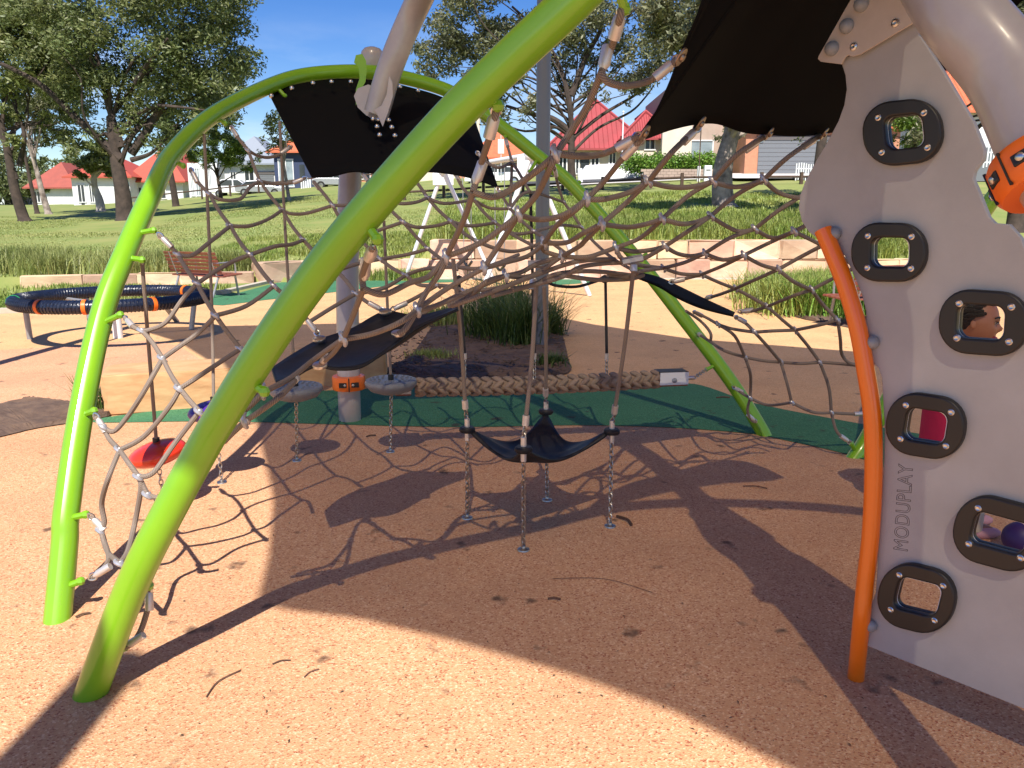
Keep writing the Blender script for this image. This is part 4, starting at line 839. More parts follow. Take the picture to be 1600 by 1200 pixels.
# ------------------------------------------------------------------ vegetation
def leaves_mesh(name, centres, radii, count, size, mt, parent, flat=.75, droop=.35, asp=.34, jit=1.0):
    """leaf sized quads spread through clumps; every clump gets its own share"""
    C_ = np.array([tuple(c) for c in centres]); Rd = np.array(radii); wgt = Rd ** 2 / (Rd ** 2).sum()
    idx = rng.choice(len(C_), size=count, p=wgt); dirs = rng.normal(size=(count, 3)); dirs /= np.linalg.norm(dirs, axis=1)[:, None]
    rad = rng.random(count) ** .45; rr_ = Rd[idx] * rad
    p = C_[idx] + dirs * rr_[:, None] * np.array([1, 1, flat]) + rng.normal(size=(count, 3)) * .06 * jit
    a = rng.normal(size=(count, 3)); a[:, 2] = a[:, 2] * .6 - droop * 1.5; a /= np.linalg.norm(a, axis=1)[:, None]
    b = np.cross(a, rng.normal(size=(count, 3))); b /= (np.linalg.norm(b, axis=1)[:, None] + 1e-9)
    s_ = size * rng.uniform(.6, 1.35, count)[:, None]; a = a * s_; b = b * s_ * asp
    v = np.stack([p - a * .5, p + b * .5, p + a * .5, p - b * .5], axis=1).reshape(-1, 3)
    f = np.arange(count * 4).reshape(-1, 4)
    return mk(name, v, f, mt, parent, False)
def tree(label, px, py, Y, tw, lean, tophz, crowns, mt, bark, n, size, nbr=9, cat='tree', name='gum_tree', asp=.34, limbs=(), group=None, sub=26, droop=.35, clr=(.55, 1.0), tsplit=.55):
    """crowns: (px,py,rx_px,ry_px,dY) ellipses of foliage measured at distance Y"""
    base = AY(px, py, Y); base.z = terr(base.x, Y) - .05
    r = random.Random(int(px * 13 + Y)); t = thing(name, label, cat, base.to_tuple(), group)
    s_ = Y / F; tw2 = tw * s_ / 2
    top = Vector((base.x + lean * s_, Y + r.uniform(-.3, .3), base.z + (py - tophz) * s_))
    tr = [base, base.lerp(top, .3) + Vector((r.uniform(-.15, .15), 0, 0)), base.lerp(top, .65) + Vector((r.uniform(-.25, .25), 0, 0)), top]
    trc = cat_rom(tr, 5); rad = [tw2 * (1.35 if i == 0 else 1.0 - .55 * i / (len(trc) - 1)) for i in range(len(trc))]
    q = B(); q.tube(trc, rad, 12); q.build('trunk', bark, t)
    cs = []; rs = []
    tot = sum(c[2] * c[3] for c in crowns)
    lq = B()
    for (cx, cy, rx, ry, dy) in crowns:
        cc = AY(cx, cy, Y); cc.y += dy; nk = max(4, int(sub * (rx * ry / tot) ** .8 + 2)) if len(crowns) > 1 else sub
        RX, RZ = rx * s_, ry * s_
        for k in range(nk):
            while True:
                x, y, z = (r.uniform(-1, 1) for _ in range(3))
                if .15 < x * x + y * y + z * z < 1: break
            c = cc + Vector((x * RX, y * (RX + RZ) / 2, z * RZ)); rc = r.uniform(.26, .46) * min(RX, RZ)
            cs.append(c); rs.append(rc)
            if k % max(3, nk * len(crowns) // nbr) == 0:
                st = trc[int(len(trc) * r.uniform(tsplit, .98))]; dd_ = (c - st).length; m1 = st.lerp(c, .35) + Vector((r.uniform(-.12, .12), r.uniform(-.12, .12), r.uniform(-.05, .16))) * dd_; m2 = st.lerp(c, .7) + Vector((r.uniform(-.12, .12), r.uniform(-.12, .12), r.uniform(-.05, .1))) * dd_
                pts = cat_rom([st, m1, m2, c], 4); r0 = tw2 * r.uniform(.16, .34); lq.tube(pts, [r0 * (1 - .8 * i / (len(pts) - 1)) for i in range(len(pts))], 7)
    for lb in limbs:
        pts = cat_rom([AY(x, y, Y + d_) for x, y, d_ in lb[1:]], 5); r0 = lb[0] * s_ / 2
        lq.tube(pts, [r0 * (1 - .65 * i / (len(pts) - 1)) for i in range(len(pts))], 8)
    if lq.v: lq.build('limbs', bark, t)
    leaves_mesh('crown', cs, rs, n, size, mt, t, droop=droop, asp=asp)
    return t
K = 1.0
tree('broad dark gum tree with a long bare limb reaching left, on the left lawn', 196, 346, 42, 27, -8, 190, [(150, 150, 75, 70, 1), (215, 90, 90, 80, 0), (300, 80, 80, 85, 1), (330, 160, 55, 45, 0), (120, 70, 80, 75, -1), (230, 190, 70, 45, 1), (360, 40, 45, 50, 0), (250, -40, 150, 90, 0), (140, 235, 45, 32, 0), (395, 95, 20, 16, 0)], M['leaf'], M['bark_d'], 56000, .25, sub=120,
     limbs=[(14, (190, 250, 0), (125, 190, 0), (60, 130, -.5), (-20, 90, -1)), (14, (205, 240, 0), (250, 170, 0), (262, 110, 0), (290, 60, 0)), (9, (212, 130, -1), (235, 95, -1.5), (262, 60, -2)), (12, (190, 230, 0), (165, 150, 0), (150, 80, 0)), (8, (205, 250, 0), (235, 240, 0), (262, 215, 0))])
tree('leaning gum tree with a forked pale trunk at the left edge', 38, 340, 44, 17, -14, 190, [(20, 110, 70, 70, 0), (60, 40, 80, 60, 1), (10, 200, 35, 40, 0), (0, -20, 90, 60, 0), (70, 200, 30, 40, 1)], M['leaf2'], M['bark_d'], 26000, .30, sub=50,
     limbs=[(9, (30, 260, 0), (38, 210, 0), (20, 160, 0)), (8, (26, 280, 0), (8, 230, 0), (-10, 190, 0))])
tree('slender pale barked gum with a twisting trunk, second from the left edge', 75, 324, 55, 10, -22, 215, [(60, 150, 40, 45, 0), (90, 90, 45, 50, 0)], M['leaf3'], M['bark_l'], 9000, .32, sub=26)
tree('thin dark trunked tree between the two leftmost pale gums', 57, 322, 57, 7, -8, 215, [(40, 170, 40, 50, 2), (30, 240, 28, 22, 1)], M['leaf'], M['bark_d'], 7000, .32, sub=24)
tree('stout cream trunked gum with a small round crown before the red roofed house', 157, 323, 62, 14, -4, 262, [(148, 240, 28, 25, 0), (165, 262, 30, 20, 0), (128, 262, 22, 14, 0)], M['leaf2'], M['bark_w'], 9000, .34, sub=26)
tree('dark trunked gum just right of the near arch leg on the left lawn', 275, 318, 57, 11, -2, 210, [(285, 200, 38, 36, 0), (330, 150, 40, 36, 0), (262, 232, 22, 20, 0)], M['leaf'], M['bark_d'], 10000, .32, sub=30)
tree('feathery yellow green wattle tree beyond the far arch', 345, 312, 60, 7, -3, 262, [(350, 232, 34, 28, 0), (322, 240, 26, 22, 0), (378, 252, 26, 14, 0), (335, 205, 26, 18, 0), (300, 225, 20, 20, 1)], M['leaf4'], M['bark_d'], 11000, .30, sub=44, asp=.2)
tree('thin sparse young gum seen between the far arch and its black mat', 452, 316, 50, 6, -8, 215, [(440, 200, 26, 30, 0), (420, 225, 20, 16, 0), (455, 170, 24, 22, 0)], M['leaf2'], M['bark_l'], 1700, .26, sub=30)
tree('tall spreading gum with a dark forked trunk behind the middle of the climber', 897, 302, 38, 14, -10, 150, [(740, 30, 60, 50, 0), (800, 80, 55, 50, 0), (770, 150, 45, 38, 0), (820, 170, 28, 26, -1), (690, 70, 45, 45, 1), (665, 110, 26, 24, 0), (860, 60, 42, 45, 0), (900, 110, 40, 36, 1), (930, 40, 60, 48, 0), (1000, 90, 50, 48, 0), (960, 145, 45, 24, 0), (1040, 20, 60, 40, 1), (760, -50, 150, 40, 0), (960, -50, 150, 40, 0)], M['leaf3'], M['bark_d'], 36000, .23, sub=200, nbr=26, tsplit=.5,
     limbs=[(11, (890, 205, 0), (862, 185, 0), (830, 178, 0), (790, 165, 0)), (10, (893, 150, 0), (915, 90, 0), (940, 40, 0), (930, -10, 0)), (9, (892, 180, 0), (880, 120, 0), (850, 60, 0), (800, 10, 0)), (6, (896, 215, 0), (940, 180, .5), (990, 150, 1), (1030, 120, 1), (1060, 100, 1)), (5, (897, 235, 0), (935, 200, .5), (985, 175, 1), (1010, 150, 1), (1020, 135, 1)), (6, (895, 235, 0), (875, 200, 0), (820, 205, 0), (780, 190, 0))])
tree('thick patchy pale barked gum trunk on the grass slope under the big black mat', 1131, 311, 30, 36, 4, 120, [(1060, 60, 80, 60, -4), (1180, 60, 90, 60, -3), (1180, 195, 40, 16, 3), (1300, 60, 80, 60, -3)], M['leaf3'], M['bark_l'], 22000, .24, sub=70)  # unseen upper crowns enlarged and set nearer to shade the grass slope
tree('rough brown gum trunk half hidden behind the grey panel', 1276, 285, 34, 20, 6, 100, [(1290, 80, 60, 55, 0), (1350, 120, 60, 50, 0), (1265, 210, 14, 10, 1)], M['leaf2'], M['bark_d'], 8000, .22, sub=50)
tree('leafy gum tree seen at the right edge past the grey overhead tube', 1588, 340, 26, 26, 6, 90, [(1590, 60, 45, 50, 0), (1640, 20, 60, 60, 0), (1500, 190, 36, 24, 2), (1530, 215, 26, 14, 2)], M['leaf3'], M['bark_d'], 14000, .18, sub=60)
tree('bushy green tree glimpsed through the top hand hole of the panel', 1425, 300, 40, 10, 0, 200, [(1420, 205, 40, 38, 0), (1440, 160, 40, 30, 0)], M['leaf4'], M['bark_d'], 6000, .25, sub=30)
# scrub far behind the left houses
for i, (px, py, Y, rx, ry, lab) in enumerate([(15, 275, 100, 45, 45, 'dark scrubby tree mass at the far left edge'), (90, 268, 115, 45, 22, 'dense dark green tree crown above the brown red roof'), (60, 300, 90, 28, 12, 'low dark bush under the leaning gum'), (285, 298, 120, 40, 14, 'dark tree tops behind the orange red roof'), (420, 262, 150, 50, 10, 'distant tree line behind the grey roofed house'), (-60, 250, 95, 60, 60, 'big dark tree outside the left edge')]):
    c = AY(px, py, Y); s_ = Y / F; t = thing('distant_tree', lab, 'tree', (c.x, c.y, terr(c.x, c.y)))
    cs = [c + Vector((random.uniform(-1, 1) * rx * s_, random.uniform(-2, 2), random.uniform(-.8, .8) * ry * s_)) for _ in range(22)]
    leaves_mesh('crown', cs, [ry * s_ * .5] * 22, 3500, .55, M['leaf'], t)
    B().tube([(c.x, c.y, terr(c.x, c.y)), (c.x, c.y, c.z)], .25, 8).build('trunk', M['bark_d'], t)
# ---- grasses
def blades(name, pts, hgt, wid, mt, lean=.5, parent=None):
    pts = np.asarray(pts); n = len(pts); h = hgt * rng.uniform(.5, 1.2, n); a = rng.uniform(0, 2 * np.pi, n); ln = lean * rng.uniform(.1, 1, n) * h
    d = np.stack([np.cos(a), np.sin(a), np.zeros(n)], 1); s_ = np.stack([-np.sin(a), np.cos(a), np.zeros(n)], 1) * (wid * .5)
    z = np.array([0, 0, 1.0]); m = pts + z * (h * .55)[:, None] + d * (ln * .3)[:, None]; tp = pts + z * h[:, None] * .95 + d * ln[:, None]
    v = np.stack([pts - s_, pts + s_, m + s_ * .8, m - s_ * .8, tp + s_ * .15, tp - s_ * .15], 1).reshape(-1, 3)
    b0 = np.arange(n) * 6; f = np.concatenate([np.stack([b0, b0 + 1, b0 + 2, b0 + 3], 1), np.stack([b0 + 3, b0 + 2, b0 + 4, b0 + 5], 1)])
    o = mk(name, v, f, mt, parent, False)
    if parent is None: o['kind'] = 'stuff'
    return o
def scat(n, x0, x1, y0, y1, clump=0, test=None):
    out = []
    cl = [(random.uniform(x0, x1), random.uniform(y0, y1)) for _ in range(clump)] if clump else None
    while len(out) < n:
        if cl and random.random() < .8:
            c = random.choice(cl); x = random.gauss(c[0], .16); y = random.gauss(c[1], .16)
            if not (x0 < x < x1 and y0 < y < y1): continue
        else: x = random.uniform(x0, x1); y = random.uniform(y0, y1)
        if test and not test(x, y): continue
        out.append((x, y, terr(x, y)))
    return out
def stf(o, lab):
    o['label'] = lab; o['category'] = 'grass'; return o
stf(blades('long_grass', scat(42000, -2.2, 12, 21.0, 25.5, 420), .42, .022, M['blade'], .95), 'long bright green grass spilling over the top of the retaining wall')
stf(blades('slope_grass', scat(36000, -3, 14, 25, 38, 500), .15, .03, M['blade'], .8), 'rough green grass on the slope below the rail fence')
stf(blades('bank_grass', scat(22000, -9, -2.2, 20.9, 27, 160), .15, .02, M['blade'], .8), 'green grass behind the low wall and bench')
stf(blades('dry_grass', scat(11000, -14, -6.4, 17.5, 20.2, 40, lambda x, y: y > wallY(x) + .32), .5, .02, M['blade_dry'], .9), 'pale dry grass clumps behind the edging wall')
stf(blades('lawn_grass', scat(90000, -38, -2, 17.5, 52, 0, lambda x, y: y > wallY(x) + .32 and abs(x) < y * .75 + 1), .045, .03, M['blade_dry'], .9), 'short yellowing lawn grass on the left')
stf(blades('verge_grass', scat(9000, -11, -6.2, 12.6, 17.4, 60, lambda x, y: y > kerbY(x) + .15 and y < wallY(x) - .1), .12, .02, M['blade'], .8), 'short green grass behind the kerb')
stf(blades('wall_foot_grass', scat(3500, -6.0, -2.0, 19.6, 20.3, 22, lambda x, y: y < wallY(x) - .08 and y > kerbY(x) - 11), .32, .02, M['blade'], .8), 'weedy grass growing at the foot of the low wall')
def bed(px0, px1, py0, py1, n, z=.03):
    out = []
    for _ in range(n):
        g = G(random.uniform(px0, px1), random.uniform(py0, py1)); out.append((g.x, g.y, z))
    return out
def plant(name, lab, c, rad, n, h, mt, cat='plant', lean=.9, w_=.012):
    if 'tussock' in name: lean = 1.5
    t = thing(name, lab, cat, (c.x, c.y, 0)); pts = [(c.x + random.gauss(0, rad), c.y + random.gauss(0, rad), .02) for _ in range(n)]
    blades('leaves', pts, h, w_, mt, lean, t); return t
plant('strappy_tussock', 'tall dark strappy tussock left of the charcoal post', G(765, 528), .17, 480, .58, M['reed'])
plant('strappy_tussock', 'tallest dark tussock right behind the charcoal post foot', G(815, 540), .14, 520, .66, M['reed'])
plant('strappy_tussock', 'loose green tussock farther back in the garden bed', G(790, 500), .26, 420, .75, M['reed'])
plant('strappy_tussock', 'thin dark tussock at the right rim of the garden bed', G(862, 525), .08, 350, .5, M['reed'])
plant('strappy_tussock', 'small tussock at the front rim of the bed beside the post', G(862, 575), .08, 260, .14, M['reed'])
plant('grass_tuft', 'flat green tuft lying in the soil left of the garden bed', G(675, 562), .11, 700, .09, M['blade'], w_=.008)
plant('grass_tuft', 'green grass tuft at the left rim of the garden bed', G(690, 505), .25, 1100, .25, M['blade'])
for i, (x, y, lab) in enumerate([(1245, 488, 'leftmost green clump in the corner bed'), (1275, 478, 'green clump behind the leftmost one in the corner bed'), (1305, 492, 'dark green clump next to the bench end'), (1335, 470, 'green clump seen left of the panel edge'), (1215, 470, 'sparse clump at the far left tip of the corner bed'), (1290, 462, 'tall light clump at the back of the corner bed'), (1400, 470, 'clump of the corner bed seen through the panel hole')]):
    plant('bed_plant', lab, G(x, y), .34, 1900, .52, M['blade'] if i != 2 else M['hedge'], lean=1.1, w_=.02)
# marigolds by the soil strip
fl = thing('marigold', 'small orange flowered weed beside the far arch left leg', 'flower', G(152, 640))
g = G(150, 640); blades('leaves', [(g.x + random.gauss(0, .06), g.y + random.gauss(0, .06), 0) for _ in range(160)], .26, .012, M['reed'], .9, fl)
for dx, dz in ((0, .12), (-.1, .3), (.05, .22), (.02, .34)): B().ball(g + Vector((dx, 0, dz)), .014, 8).build('blossom', M['flower'], fl)
# ------------------------------------------------------------------ houses and street
def hip(q, x0, x1, y0, y1, z, h, ov=.5, ridge=None):
    x0 -= ov; x1 += ov; y0 -= ov; y1 += ov; b0 = len(q.v); hw = min(x1 - x0, y1 - y0) / 2; 
    if x1 - x0 > y1 - y0: r0, r1 = Vector((x0 + hw, (y0 + y1) / 2, z + h)), Vector((x1 - hw, (y0 + y1) / 2, z + h))
    else: r0, r1 = Vector(((x0 + x1) / 2, y0 + hw, z + h)), Vector(((x0 + x1) / 2, y1 - hw, z + h))
    q.v += [Vector((x0, y0, z)), Vector((x1, y0, z)), Vector((x1, y1, z)), Vector((x0, y1, z)), r0, r1]; q.u += [(0, 0)] * 6
    if x1 - x0 > y1 - y0: fs = [(0, 1, 5, 4), (1, 2, 5), (2, 3, 4, 5), (3, 0, 4), (0, 3, 2, 1)]
    else: fs = [(0, 1, 4), (1, 2, 5, 4), (2, 3, 5), (3, 0, 4, 5), (0, 3, 2, 1)]
    q.f += [tuple(b0 + i for i in f) for f in fs]; return q
def house(label, xl, xr, yb, Y, wh, depth, wallm, roofm, rh, wins=(), doors=(), garage=(), cat='house', name='house', ov=.6, extra=None):
    """xl,xr,yb: photo pixels of the front wall at distance Y; heights in metres"""
    a = AY(xl, yb, Y); b = AY(xr, yb, Y); z = a.z; t = thing(name, label, cat, ((a.x + b.x) / 2, Y, z))
    B().box(((a.x + b.x) / 2, Y + depth / 2, z + wh / 2 - .6), (b.x - a.x, depth, wh + 1.2)).build('wall', M[wallm], t, False)
    if rh:
        ro = hip(B(), a.x, b.x, Y, Y + depth, z + wh, rh, ov).build('roof', M[roofm], t, False)
        B().box(((a.x + b.x) / 2, Y - ov - .03, z + wh - .06), (b.x - a.x + 2 * ov, .08, .16)).build('gutter', M[roofm], ro, False)
    if rh and Y < 65:
        rb_ = B(); me_ = ro.data; vv_ = [v.co.copy() for v in me_.vertices]
        for a_, b_ in ((0, 4), (1, 5 if (b.x - a.x) > depth else 4), (4, 5)):
            if (vv_[a_] - vv_[b_]).length > .1: rb_.tube([vv_[a_] + Vector((0, 0, .05)), vv_[b_] + Vector((0, 0, .05))], .11, 6)
        rb_.build('ridge_cap', M[roofm], ro)
        fp_ = B(); l_ = vv_[0]; r_ = vv_[1]; ap = vv_[4]; n_ = 22
        for i_ in range(1, n_):
            p_ = l_.lerp(r_, i_ / n_)
            if (b.x - a.x) > depth: tt_ = min(1, (p_.x - l_.x) / max(.01, ap.x - l_.x), (r_.x - p_.x) / max(.01, r_.x - vv_[5].x))
            else: tt_ = min((p_.x - l_.x) / (ap.x - l_.x), (r_.x - p_.x) / (r_.x - ap.x))
            q_ = p_ + Vector((0, (ap.y - l_.y) * tt_, (ap.z - l_.z) * tt_)); fp_.tube([p_ + Vector((0, 0, .02)), q_ + Vector((0, 0, .02))], .03, 4, False)
        o_ = fp_.build('roof_seams', M[roofm], ro, False); o_['kind'] = 'stuff'
    def X(p): return AY(p, yb, Y).x
    for w_ in wins:
        p0, p1, z0, z1 = w_[:4]; gm = w_[4] if len(w_) > 4 else 'glass'
        f = B(); xa, xb = X(p0), X(p1)
        for s_ in ((xa, xa + .09), (xb - .09, xb), ((xa + xb) / 2 - .04, (xa + xb) / 2 + .04)): f.box(((s_[0] + s_[1]) / 2, Y - .03, z + (z0 + z1) / 2), (s_[1] - s_[0], .1, z1 - z0))
        for zz in (z0, z1): f.box(((xa + xb) / 2, Y - .035, z + zz), (xb - xa + .05, .11, .09))
        fo = f.build('window', M['wall_white'], t, False); B().box(((xa + xb) / 2, Y - .012, z + (z0 + z1) / 2), (xb - xa - .1, .03, z1 - z0)).build('pane', M[gm], fo, False)
    for p0, p1, h_ in doors: B().box(((X(p0) + X(p1)) / 2, Y - .02, z + h_ / 2), (X(p1) - X(p0), .06, h_)).build('door', M['glass'], t, False)
    for p0, p1, h_ in garage:
        xa, xb = X(p0), X(p1); k = 9
        for i in range(k): B().box(((xa + xb) / 2, Y - .03, z + h_ * (i + .5) / k), (xb - xa, .06, h_ / k - .02)).build('door_panel', M['garage'], t, False)
        B().box(((xa + xb) / 2, Y - .05, z + h_ + .08), (xb - xa + .3, .1, .28)).build('lintel', M['wall_dk'], t, False)
    return t
house('low house with a big brown red hipped roof at the left', 52, 118, 322, 88, 2.0, 9, 'wall_white', 'roof_brown', 2.9, ((55, 66, .4, 1.6),))
house('house with a bright red hipped roof and white walls behind the cream gum trunk', 116, 206, 322, 84, 3.0, 9, 'wall_white', 'roof_red', 2.2, ((124, 136, .4, 2.2), (142, 150, .4, 2.2)), ((128, 133, 2.2),))
house('tall bright red hipped roof house right of the broad gum', 205, 288, 322, 86, 2.6, 11, 'wall_white', 'roof_red', 3.9, ((212, 225, .8, 2.0), (240, 262, .8, 2.0)))
house('tiny orange roofed shed at the far left edge', 8, 22, 326, 100, 2.2, 4, 'wall_tan', 'roof_or', .9)
t = house('white two storey glazed bay beside the red roofs', 297, 343, 314, 80, 3.7, 6, 'wall_white', 'roof_grey', 0, ((300, 306, .5, 3.2, 'glass_l'), (308, 316, .5, 3.2, 'glass_l'), (328, 334, .5, 3.2, 'glass_l')), name='house')
house('white walled house with a grey hipped roof behind the parked cars', 346, 432, 306, 82, 3.2, 10, 'wall_white', 'roof_grey', 3.0, ((362, 372, 1.0, 2.4), (384, 400, 1.2, 3.0)), (), ((404, 430, 2.2),))
house('navy blue house with an orange tiled roof and white framed window', 431, 528, 300, 78, 3.8, 9, 'wall_navy', 'roof_or', 2.4, ((437, 461, .5, 3.1, 'glass_l'),), ((470, 478, 2.6),))
t = thing('picket_screen', 'small white slatted gate before the navy house', 'fence', AY(478, 305, 76))
for i in range(5):
    a = AY(472 + i * 3.4, 304, 76); B().box(a + Vector((0, 0, .7)), (.13, .05, 1.7)).build('slat', M['white'], t, False)
house('orange brick house wall behind the rear grey pole', 512, 700, 296, 80, 3.0, 9, 'wall_brick', 'roof_or', 0, ((560, 580, 1, 2.2),))
t = thing('boundary_wall', 'long cream rendered wall seen below the crown mat', 'wall', AY(660, 290, 70))
B().box(AY(690, 284, 70) + Vector((0, 0, 0)), (11, .25, 1.9)).build('render', M['wall_cream'], t, False)
for px in (638, 682, 722): B().box(AY(px, 284, 69.8), (.5, .4, 2.1)).build('pier', M['wall_brick'], t, False)
house('house with a bright orange tiled hipped roof behind the white car', 735, 830, 285, 74, 2.2, 10, 'wall_cream', 'roof_or', 2.9, ((760, 775, .8, 1.8), (790, 812, .8, 1.8)))
house('cream house under a large crimson hipped roof with a smaller gable at the right', 866, 1002, 282, 62, 2.35, 15, 'wall_cream', 'roof_crim', 4.1, ((872, 886, .5, 2.0), (893, 905, .5, 2.0), (922, 936, .5, 2.1), (950, 962, .5, 2.1)), ((906, 920, 2.1),), ov=.7)
house('right wing of the crimson roofed house with weatherboard wall', 978, 1043, 282, 59.5, 3.0, 8, 'wall_cream', 'roof_crim', 2.1, ((978, 990, .6, 2.2), (1005, 1022, 2.2, 3.0)), ov=.5)
t = house('tan two storey house with curtained window behind the hedge', 1040, 1180, 280, 58, 6.4, 10, 'wall_tan', 'roof_grey', 0, ((1070, 1112, 1.1, 2.7, 'glass_l'), (1072, 1100, 4.2, 5.6)), ())
for i in range(9): 
    a = AY(1142 + i * 2.6, 270, 57.8); B().box(a + Vector((0, -.05, 1.4)), (.05, .05, 2.6)).build('screen_bar', M['wall_white'], t, False)
B().box(AY(1055, 262, 57.6) + Vector((0, 0, 1.3)), (2.1, .5, 4.4)).build('pier', M['wall_cream'], t, False)
house('garage wing with a wide grey roller door and orange fascia', 1162, 1400, 279, 54, 3.3, 9, 'wall_brick', 'roof_or', 1.0, (), (), ((1182, 1296, 2.55),), ov=.4)
house('orange tile roofed house glimpsed between the panel and the grey tube', 1440, 1570, 262, 60, 4.0, 9, 'wall_white', 'roof_or', 3.6, ((1470, 1490, 1, 2.5),))
house('grey garage behind the white picket fence at the right edge', 1525, 1640, 248, 44, .6, 6, 'garage', 'roof_grey', 0)
# driveway, street lawn
def slab(name, px, Y0, Y1, mt, dz):
    pass
def strip(name, pts, mt, dz=.05):
    v = [Vector((x, y, terr(x, y) + dz)) for x, y in pts]; n2 = []; 
    o = mk(name, v, [tuple(range(len(v)))], M[mt], None, False); o['kind'] = 'structure'; return o
def gridstrip(name, x0, x1, y0, y1, mt, dz, n=16, taper=0):
    v = []; f = []
    for i in range(n + 1):
        for j in range(n + 1):
            x = x0 + (x1 - x0) * i / n; y = y0 + (y1 - y0) * j / n; x += taper * (j / n)
            v.append((x, y, terr(x, y) + dz))
    for i in range(n):
        for j in range(n): a = i * (n + 1) + j; f.append((a, a + n + 1, a + n + 2, a + 1))
    o = mk(name, v, f, M[mt], None, False); o['kind'] = 'structure'; return o
gridstrip('road', 0, 60, 49.5, 53.5, 'asphalt', .10, 40)
gridstrip('driveway', 13, 25, 46.3, 55, 'concrete', .14, 12)
gridstrip('footpath', 2, 60, 47.3, 48.6, 'concrete', .09, 40)
# rail fence
t = thing('rail_fence', 'low dark timber post and rail fence along the top of the slope', 'fence', AY(1060, 290, 44))
yy = 43.0
for i, x in enumerate(np.arange(-8, 22, 2.15)):
    z = terr(x, yy); B().box((x, yy, z + .30), (.16, .14, .72)).build('post', M['rail'], t, False)
    if i in (5, 9): continue
    z2 = terr(x + 2.15, yy); a = Vector((x + .1, yy + .02, z + .42)); b = Vector((x + 2.05, yy + .02, z2 + .42)); B().tube([a, b], .06, 8).build('rail', M['rail'], t)
t = thing('rail_fence', 'low dark rail fence before the left houses', 'fence', AY(300, 320, 72))
for i in range(16):
    x = -36 + i * 2.6; z = terr(x, 72); B().box((x, 72, z + .5), (.14, .14, 1.0)).build('post', M['rail'], t, False)
    B().tube([(x, 72, z + .8), (x + 2.6, 72, terr(x + 2.6, 72) + .8)], .06, 6).build('rail', M['rail'], t)
# hedge and brick planter
t = thing('hedge', 'clipped bright green hedge above the brick planter of the tan house', 'hedge', AY(1045, 262, 52))
cs = [AY(980 + 140 * i / 44, 256 + random.uniform(-5, 5), 52 + random.uniform(-.5, .5)) for i in range(45)]
leaves_mesh('foliage', cs, [.62] * 45, 12000, .16, M['hedge'], t, flat=1, asp=.6)
t = thing('brick_planter', 'low pinkish brick retaining wall beneath the hedge', 'wall', AY(1060, 276, 51))
z0 = AY(1060, 286, 51).z
for r_ in range(5):
    for i in range(15):
        x = AY(1005, 280, 51).x + i * .36 + (.18 if r_ % 2 else 0); B().box((x, 51, z0 + .1 + r_ * .17), (.345, .2, .155)).build('brick', M['wall_tan'], t, False)
t = thing('mailbox', 'small white letterbox by the rail fence', 'letterbox', AY(1105, 283, 45))
a = AY(1105, 283, 45); bevel(B().box(a + Vector((0, 0, .35)), (.42, .3, 1.0)).build('body', M['white'], t, False), .03); B().box(a + Vector((0, -.155, .6)), (.25, .02, .05)).build('slot', M['hold'], t, False)
t = thing('bin', 'narrow white meter box beside the letterbox', 'box', AY(1091, 284, 45)); a = AY(1091, 284, 45); bevel(B().box(a + Vector((0, 0, .4)), (.16, .2, .9)).build('body', M['white'], t, False), .02)
t = thing('sign_pole', 'thin dark pole standing before the curtained window', 'pole', AY(1091, 290, 42)); a = AY(1091, 292, 42); B().tube([a, a + Vector((0, 0, 3.6))], .03, 8).build('shaft', M['rail'], t); B().box(a + Vector((0, 0, 3.3)), (.3, .03, .3)).build('bracket', M['rail'], t, False)
t = thing('light_pole', 'slim pale flagpole in front of the crimson roof', 'pole', AY(971, 284, 55)); a = AY(971, 284, 55); B().tube([a, a + Vector((0, 0, 4.6))], .05, 8).build('shaft', M['white'], t); B().ball(a + Vector((0, 0, 4.6)), .08, 8).build('finial', M['white'], t)
t = thing('street_sign', 'small grey rectangular street sign before the orange roof', 'sign', AY(783, 290, 56)); a = AY(783, 290, 56); B().tube([a, a + Vector((0, 0, 3.4))], .035, 8).build('pole', M['sign'], t)
B().box(a + Vector((0, -.06, 2.65)), (.42, .03, .95)).build('plate', M['white'], t, False); B().box(a + Vector((0, -.08, 2.65)), (.16, .012, .5)).build('symbol', M['sign'], t, False)
t = thing('utility_pole', 'pale yellowish pole between the crown mat and the far arch', 'pole', AY(748, 290, 60)); a = AY(748, 290, 60); B().tube([a, a + Vector((0, 0, 5.4))], .14, 10).build('shaft', M['wall_cream'], t); B().lathe(a + Vector((0, 0, 5.4)), [(.16, 0), (.16, .08), (.05, .14)], 10).build('cap', M['wall_cream'], t)
# white picket fences
for lab, x0, x1, yb, Y, h in (('short white picket fence by the driveway', 1243, 1275, 282, 46, .95), ('white arched picket fence at the right edge behind the panel', 1536, 1600, 262, 36, .95)):
    t = thing('picket_fence', lab, 'fence', AY(x0, yb, Y)); a = AY(x0, yb, Y); b = AY(x1, yb, Y); n_ = int((b.x - a.x) / .14)
    for i in range(n_):
        x = a.x + i * .14; B().box((x, Y, a.z + h / 2 + .05 * math.sin(i * .8)), (.06, .03, h)).build('picket', M['white'], t, False)
    for zz in (.25, .7): B().box(((a.x + b.x) / 2, Y + .03, a.z + zz * h), (b.x - a.x, .03, .06)).build('rail', M['white'], t, False)
